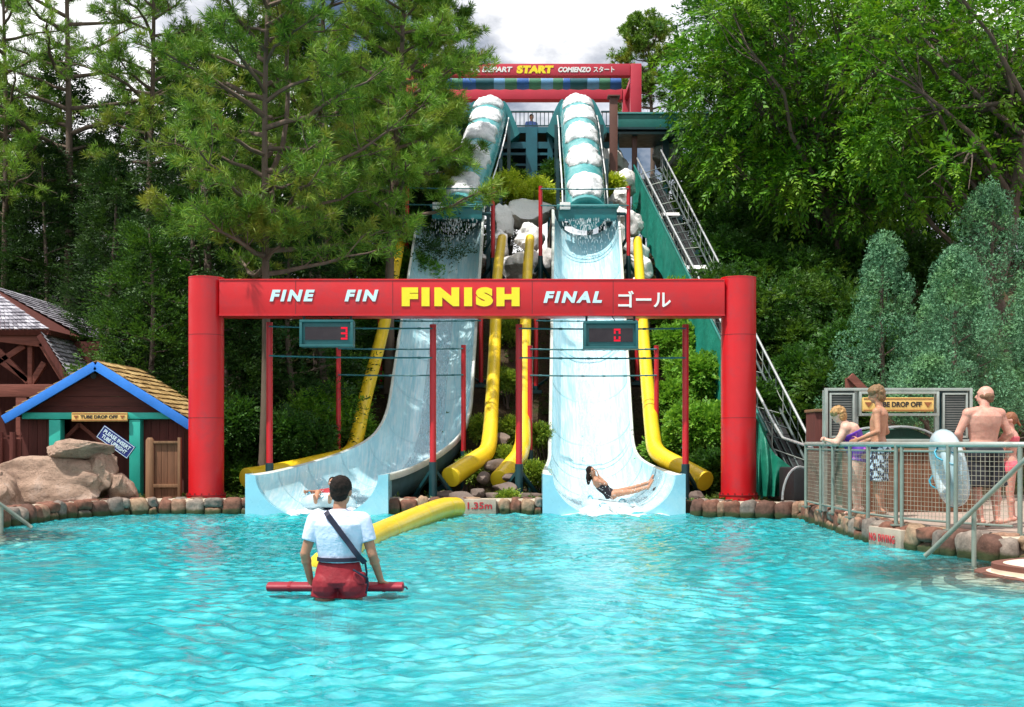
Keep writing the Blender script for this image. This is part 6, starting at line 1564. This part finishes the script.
# ---- centre
shrub('bright yellow-green shrub in front of the tower, left one', 503, 193, 34.0, .62, 80, BUSHY, 420, .8, L_=.08, W_=.035, grp='yellow-green shrubs below the tower')
shrub('bright yellow-green shrub in front of the tower, right one', 533, 191, 33.8, .66, 81, BUSHY, 420, .8, L_=.08, W_=.035, grp='yellow-green shrubs below the tower')
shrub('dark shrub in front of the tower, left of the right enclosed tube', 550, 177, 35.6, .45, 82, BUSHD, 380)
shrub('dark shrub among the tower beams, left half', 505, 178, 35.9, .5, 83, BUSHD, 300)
shrub('small yellow-green shrub right of the right enclosed tube', 611, 186, 34.0, .3, 84, BUSHY, 260, .8)
for i, (px, py, d, r, mt, lab) in enumerate(((507, 425, 25.0, .28, BUSHL, 'bright shrub between the centre yellow tubes'), (504, 455, 23.9, .25, BUSHL, 'low bright plant left of the third yellow tube'), (508, 372, 27, .34, BUSHL, 'green shrub halfway up between the slides'), (538, 430, 25.0, .22, BUSHL, 'bright plant against the left edge of the right slide'), (512, 330, 28.8, .5, BUSHD, 'shrub just under the FINISH lettering between the slides'),
        (480, 425, 25.4, .22, BUSHL, 'plant right of the left slide'), (506, 497, 21.6, .20, BUSHL, 'tiny bright plant by the depth plaque'), (537, 470, 23.2, .2, BUSHL, 'plant beside the dark frame of the right slide'), (470, 462, 23.8, .18, BUSHL, 'plant above the end of the second yellow tube'))):
    shrub(lab, px, py+4, d, r*.72, 90+i, SLOPEM, 220, fl=.16, L_=.07, W_=.03, grp='small plants on the slope between the slides')
# ---- right hillside
GR = 'green shrubs on the right hillside'
hs_ = [(678, 400, 25.6, .45), (700, 430, 24.2, .6), (678, 345, 27.8, .5), (695, 380, 26.2, .65), (706, 470, 23.4, .5), (676, 446, 24.6, .4), (682, 318, 29, .7), (742, 300, 28.5, .9), (775, 330, 27.5, 1.0), (765, 270, 31, 1.0), (815, 300, 29, 1.0), (820, 350, 26.5, .9), (790, 385, 25.2, .8), (835, 400, 24, .8), (845, 330, 27.5, .9),
       (715, 240, 33, .9), (745, 225, 33.5, 1.0), (800, 245, 32, 1.1), (850, 262, 30.5, 1.0), (700, 200, 36, .9), (735, 185, 37, 1.0), (860, 360, 24.6, .8), (770, 415, 24.6, .6), (900, 270, 30, 1.1), (700, 290, 31, .8), (790, 290, 30, .9)]
words = ['beside the right slide, level with the lower bars', 'left of the right red column at head height', 'right of the fourth yellow tube', 'between the conveyor fabric and the fourth yellow tube', 'low beside the foot of the right red column', 'behind the rightmost front red pole base', 'just under the finish beam beside the conveyor', 'right of the conveyor above the finish beam corner', 'right of the conveyor, level with the beam', 'high right of the conveyor under the broad tree', 'in the middle of the right slope', 'below the middle of the right slope', 'right of the lower conveyor rail', 'behind the boy and the sign frame', 'left of the nearest blue-green juniper top',
         'beside the upper conveyor', 'under the broad tree, left part', 'under the broad tree trunk', 'under the broad tree, right part', 'near the conveyor top', 'under the low branches at the hill crest', 'left of the juniper foot', 'by the conveyor foot behind the tarp', 'between the broad tree and the junipers', 'behind the conveyor fabric above the beam', 'in the dark hollow of the slope']
for i, ((px, py, d, r), w_) in enumerate(zip(hs_, words)):
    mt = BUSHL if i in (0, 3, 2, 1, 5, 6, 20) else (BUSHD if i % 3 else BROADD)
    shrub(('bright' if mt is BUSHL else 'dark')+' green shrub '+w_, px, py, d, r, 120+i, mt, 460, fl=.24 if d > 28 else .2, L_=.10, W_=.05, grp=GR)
cedar('feathery dark green conifer right of the conveyor top', 704, 36, 138, 1.9, 41, 4200, CEDL, None, zb=pz(235, 36))
cedar('dark conifer right of the conveyor in mid slope', 752, 31.5, 232, 1.5, 42, 3200, CEDL, None)
# junipers
GJ = 'blue-green junipers on the right'
def juniper(lab, px, d, ytop, ybase, rad, seed):
    g = np.random.default_rng(seed); x = pxx(px, d); zt, zb = pz(ytop, d), pz(ybase, d); z0 = H1(x, d)-.1
    t = thing('juniper', lab, 'juniper', (x, d, z0), GJ); b = MB(); trunk_pts(b, x, d, z0, zt-.4, .09, .02, g, n=10, wob=.04); O, A, Nn = [], [], []
    nl = int(105*rad)
    for i in range(nl):
        u = (i+.5)/nl; th = i*2.399+g.normal(0, .3); R_ = rad*(1-u)**.60*(.72+.30*g.random())*(1+.20*sin(th*2+u*7+seed)+.16*sin(th*3-u*15)); z = zb+(zt-zb)*(u*.96); r = .20*(1-.2*u)*(.65+.6*g.random())
        c = np.array([x+R_*cos(th), d+R_*sin(th), z]); m_ = int(210*(r/.2)**2); pp, uu = blob(c, (r, r, r*1.15), m_, g, .80); O.append(pp); A.append(np.cross(uu, g.normal(0, 1, (m_, 3)))+uu*.35+np.array([0, 0, .5])); Nn.append(uu+g.normal(0, .22, (m_, 3)))
        if i % 7 == 0: limb(b, (x, d, z-.3), c, .02, .008, g, .05, 5, 5)
    b.build('trunk', BARK, t, sm=60); leafmesh('crown', *fronds(np.concatenate(O), np.concatenate(A), np.concatenate(Nn), .05, 6, .034, .014, .6, .0, g), JUNM, t)
juniper('blue-green juniper, leftmost of the group behind the sign frame', 884, 22.5, 232, 412, .98, 51)
juniper('large blue-green juniper in the middle, directly behind the ochre sign', 956, 20.8, 246, 420, 1.10, 52)
juniper('tallest blue-green juniper at the back right', 990, 24.0, 180, 430, 1.5, 53)
juniper('blue-green juniper cut by the right edge of the picture', 1040, 21.5, 270, 430, 1.1, 54)
juniper('low rounded juniper in front of the large one, just above the sign frame', 928, 19.6, 358, 420, .62, 55)
# broadleaf trees
g0 = np.random.default_rng(99)
def clumpset(cx, cy, rx, ry, n, seed, r0=1.0, r1=1.5, dd=2.5):
    g = np.random.default_rng(seed); o = []
    for i in range(n):
        a = g.random()*2*pi; q = math.sqrt(g.random())*.95; o.append((cx+rx*q*cos(a), cy+ry*q*sin(a), g.normal(0, dd*.6), g.uniform(r0, r1)))
    return o
broad('big bright green broadleaf tree filling the top right, its limbs leaning left', 845, 30.5, (820, 150), clumpset(830, 70, 130, 125, 62, 1, .65, 1.15)+[(700, 95, 0, 1.0), (725, 60, 0, 1.1), (715, 130, 0, .9), (735, 165, -.5, .9), (790, 190, -1, .9), (860, 205, -1, 1.0), (905, 190, -1, 1.0), (760, 100, -1, 1.1), (690, 60, .5, .8)], 31, BROADM, 74, 14, .52, .19, .066, tr=.22, stems=2)
broad('broadleaf tree at the right edge overhanging the junipers', 985, 27.0, (975, 130), clumpset(975, 60, 110, 130, 50, 2, .6, 1.0)+[(1000, 170, -1, .9), (930, 180, -1, .9), (890, 150, -.5, 1.0), (1030, 120, -1, 1.)], 32, BROADM, 78, 14, .48, .175, .06, tr=.20, stems=2)
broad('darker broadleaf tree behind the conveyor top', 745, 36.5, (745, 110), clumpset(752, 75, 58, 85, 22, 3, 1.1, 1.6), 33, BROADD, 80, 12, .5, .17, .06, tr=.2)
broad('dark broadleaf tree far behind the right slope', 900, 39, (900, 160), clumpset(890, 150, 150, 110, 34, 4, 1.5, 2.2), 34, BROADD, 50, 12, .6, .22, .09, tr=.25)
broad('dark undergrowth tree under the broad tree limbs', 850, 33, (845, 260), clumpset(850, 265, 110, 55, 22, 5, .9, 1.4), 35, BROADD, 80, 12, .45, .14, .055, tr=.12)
pine('lone pine standing against the clouds right of the start arch', 650, 46, 24, 1.7, pz(112, 46), 21, 26, PINEM, .14, grp=None, sub=7, tufts=5, W_=.03, shape=.35)
# far trees closing the gaps
for i, (px, d, yt, r, lab) in enumerate(((-60, 40, 40, 3.6, 'far dark tree behind the left pines'), (90, 44, 150, 3.4, 'far dark tree seen under the sparse pine'), (190, 42, 40, 3.6, 'far dark tree behind the tallest cedar'), (290, 44, 20, 3.8, 'far dark tree behind the forked pine'), (390, 44, 40, 3.4, 'far dark tree left of the start arch'), (1080, 42, 60, 4, 'far dark tree beyond the right edge'), (980, 44, 40, 4, 'far dark tree behind the right edge tree'), (780, 46, 60, 3.8, 'far dark tree behind the conveyor-side broadleaf tree'), (-140, 36, 60, 3.5, 'far dark tree outside the left pines'))):
    cedar(lab, px, d, yt, r, 300+i, 6000, CEDM, 'far dark trees', fl=.6, L_=.2, W_=.08, name='far_tree', cat='tree')
# leaf litter / ground cover on the slopes
g = np.random.default_rng(77); n = 26000; X = g.uniform(-11, 12, n); Y = 21.3+g.random(n)**1.2*20; k_ = (pdist(X, Y) > .5) & ~under(X, Y) & ~((X > 4.9) & (Y < 22.7)); X, Y = X[k_], Y[k_]; Z = hgt(X, Y); dens = (np.sin(X*1.7)+np.sin(Y*2.3+X)+g.normal(0, .6, len(X))) > -.2; X, Y, Z = X[dens], Y[dens], Z[dens]; n = len(X)
o = leafmesh('ground_cover', *fronds(np.stack([X, Y, Z], -1), np.stack([g.normal(0, 1, n), g.normal(0, 1, n), g.random(n)*.9+.2], -1), np.array([0, 0, 1.])+g.normal(0, .3, (n, 3)), .16, 6, .085, .035, .8, .3, g), leafmat('ground_cover_leaves', (.03, .09, .015), (.14, .22, .04), (.20, .15, .05), .25)); tag(o, 'low leafy ground cover on the slopes around the slides', 'ground cover', kind='stuff')
for i, (px, d, yt, r, lab) in enumerate(((60, 36, 60, 2.6, 'dense dark cedar closing the gap behind the sparse pine'), (200, 34, 120, 2.2, 'dense dark cedar behind the left red column top'), (270, 33, 110, 2.4, 'dense dark cedar behind the forked trunk'), (385, 34, 150, 2.2, 'dense dark cedar behind the left slide edge'), (0, 38, 90, 2.6, 'dense dark cedar beyond the timber building'))):
    cedar(lab, px, d, yt, r, 330+i, 6500, CEDM, GC, fl=.42, L_=.14, W_=.055)
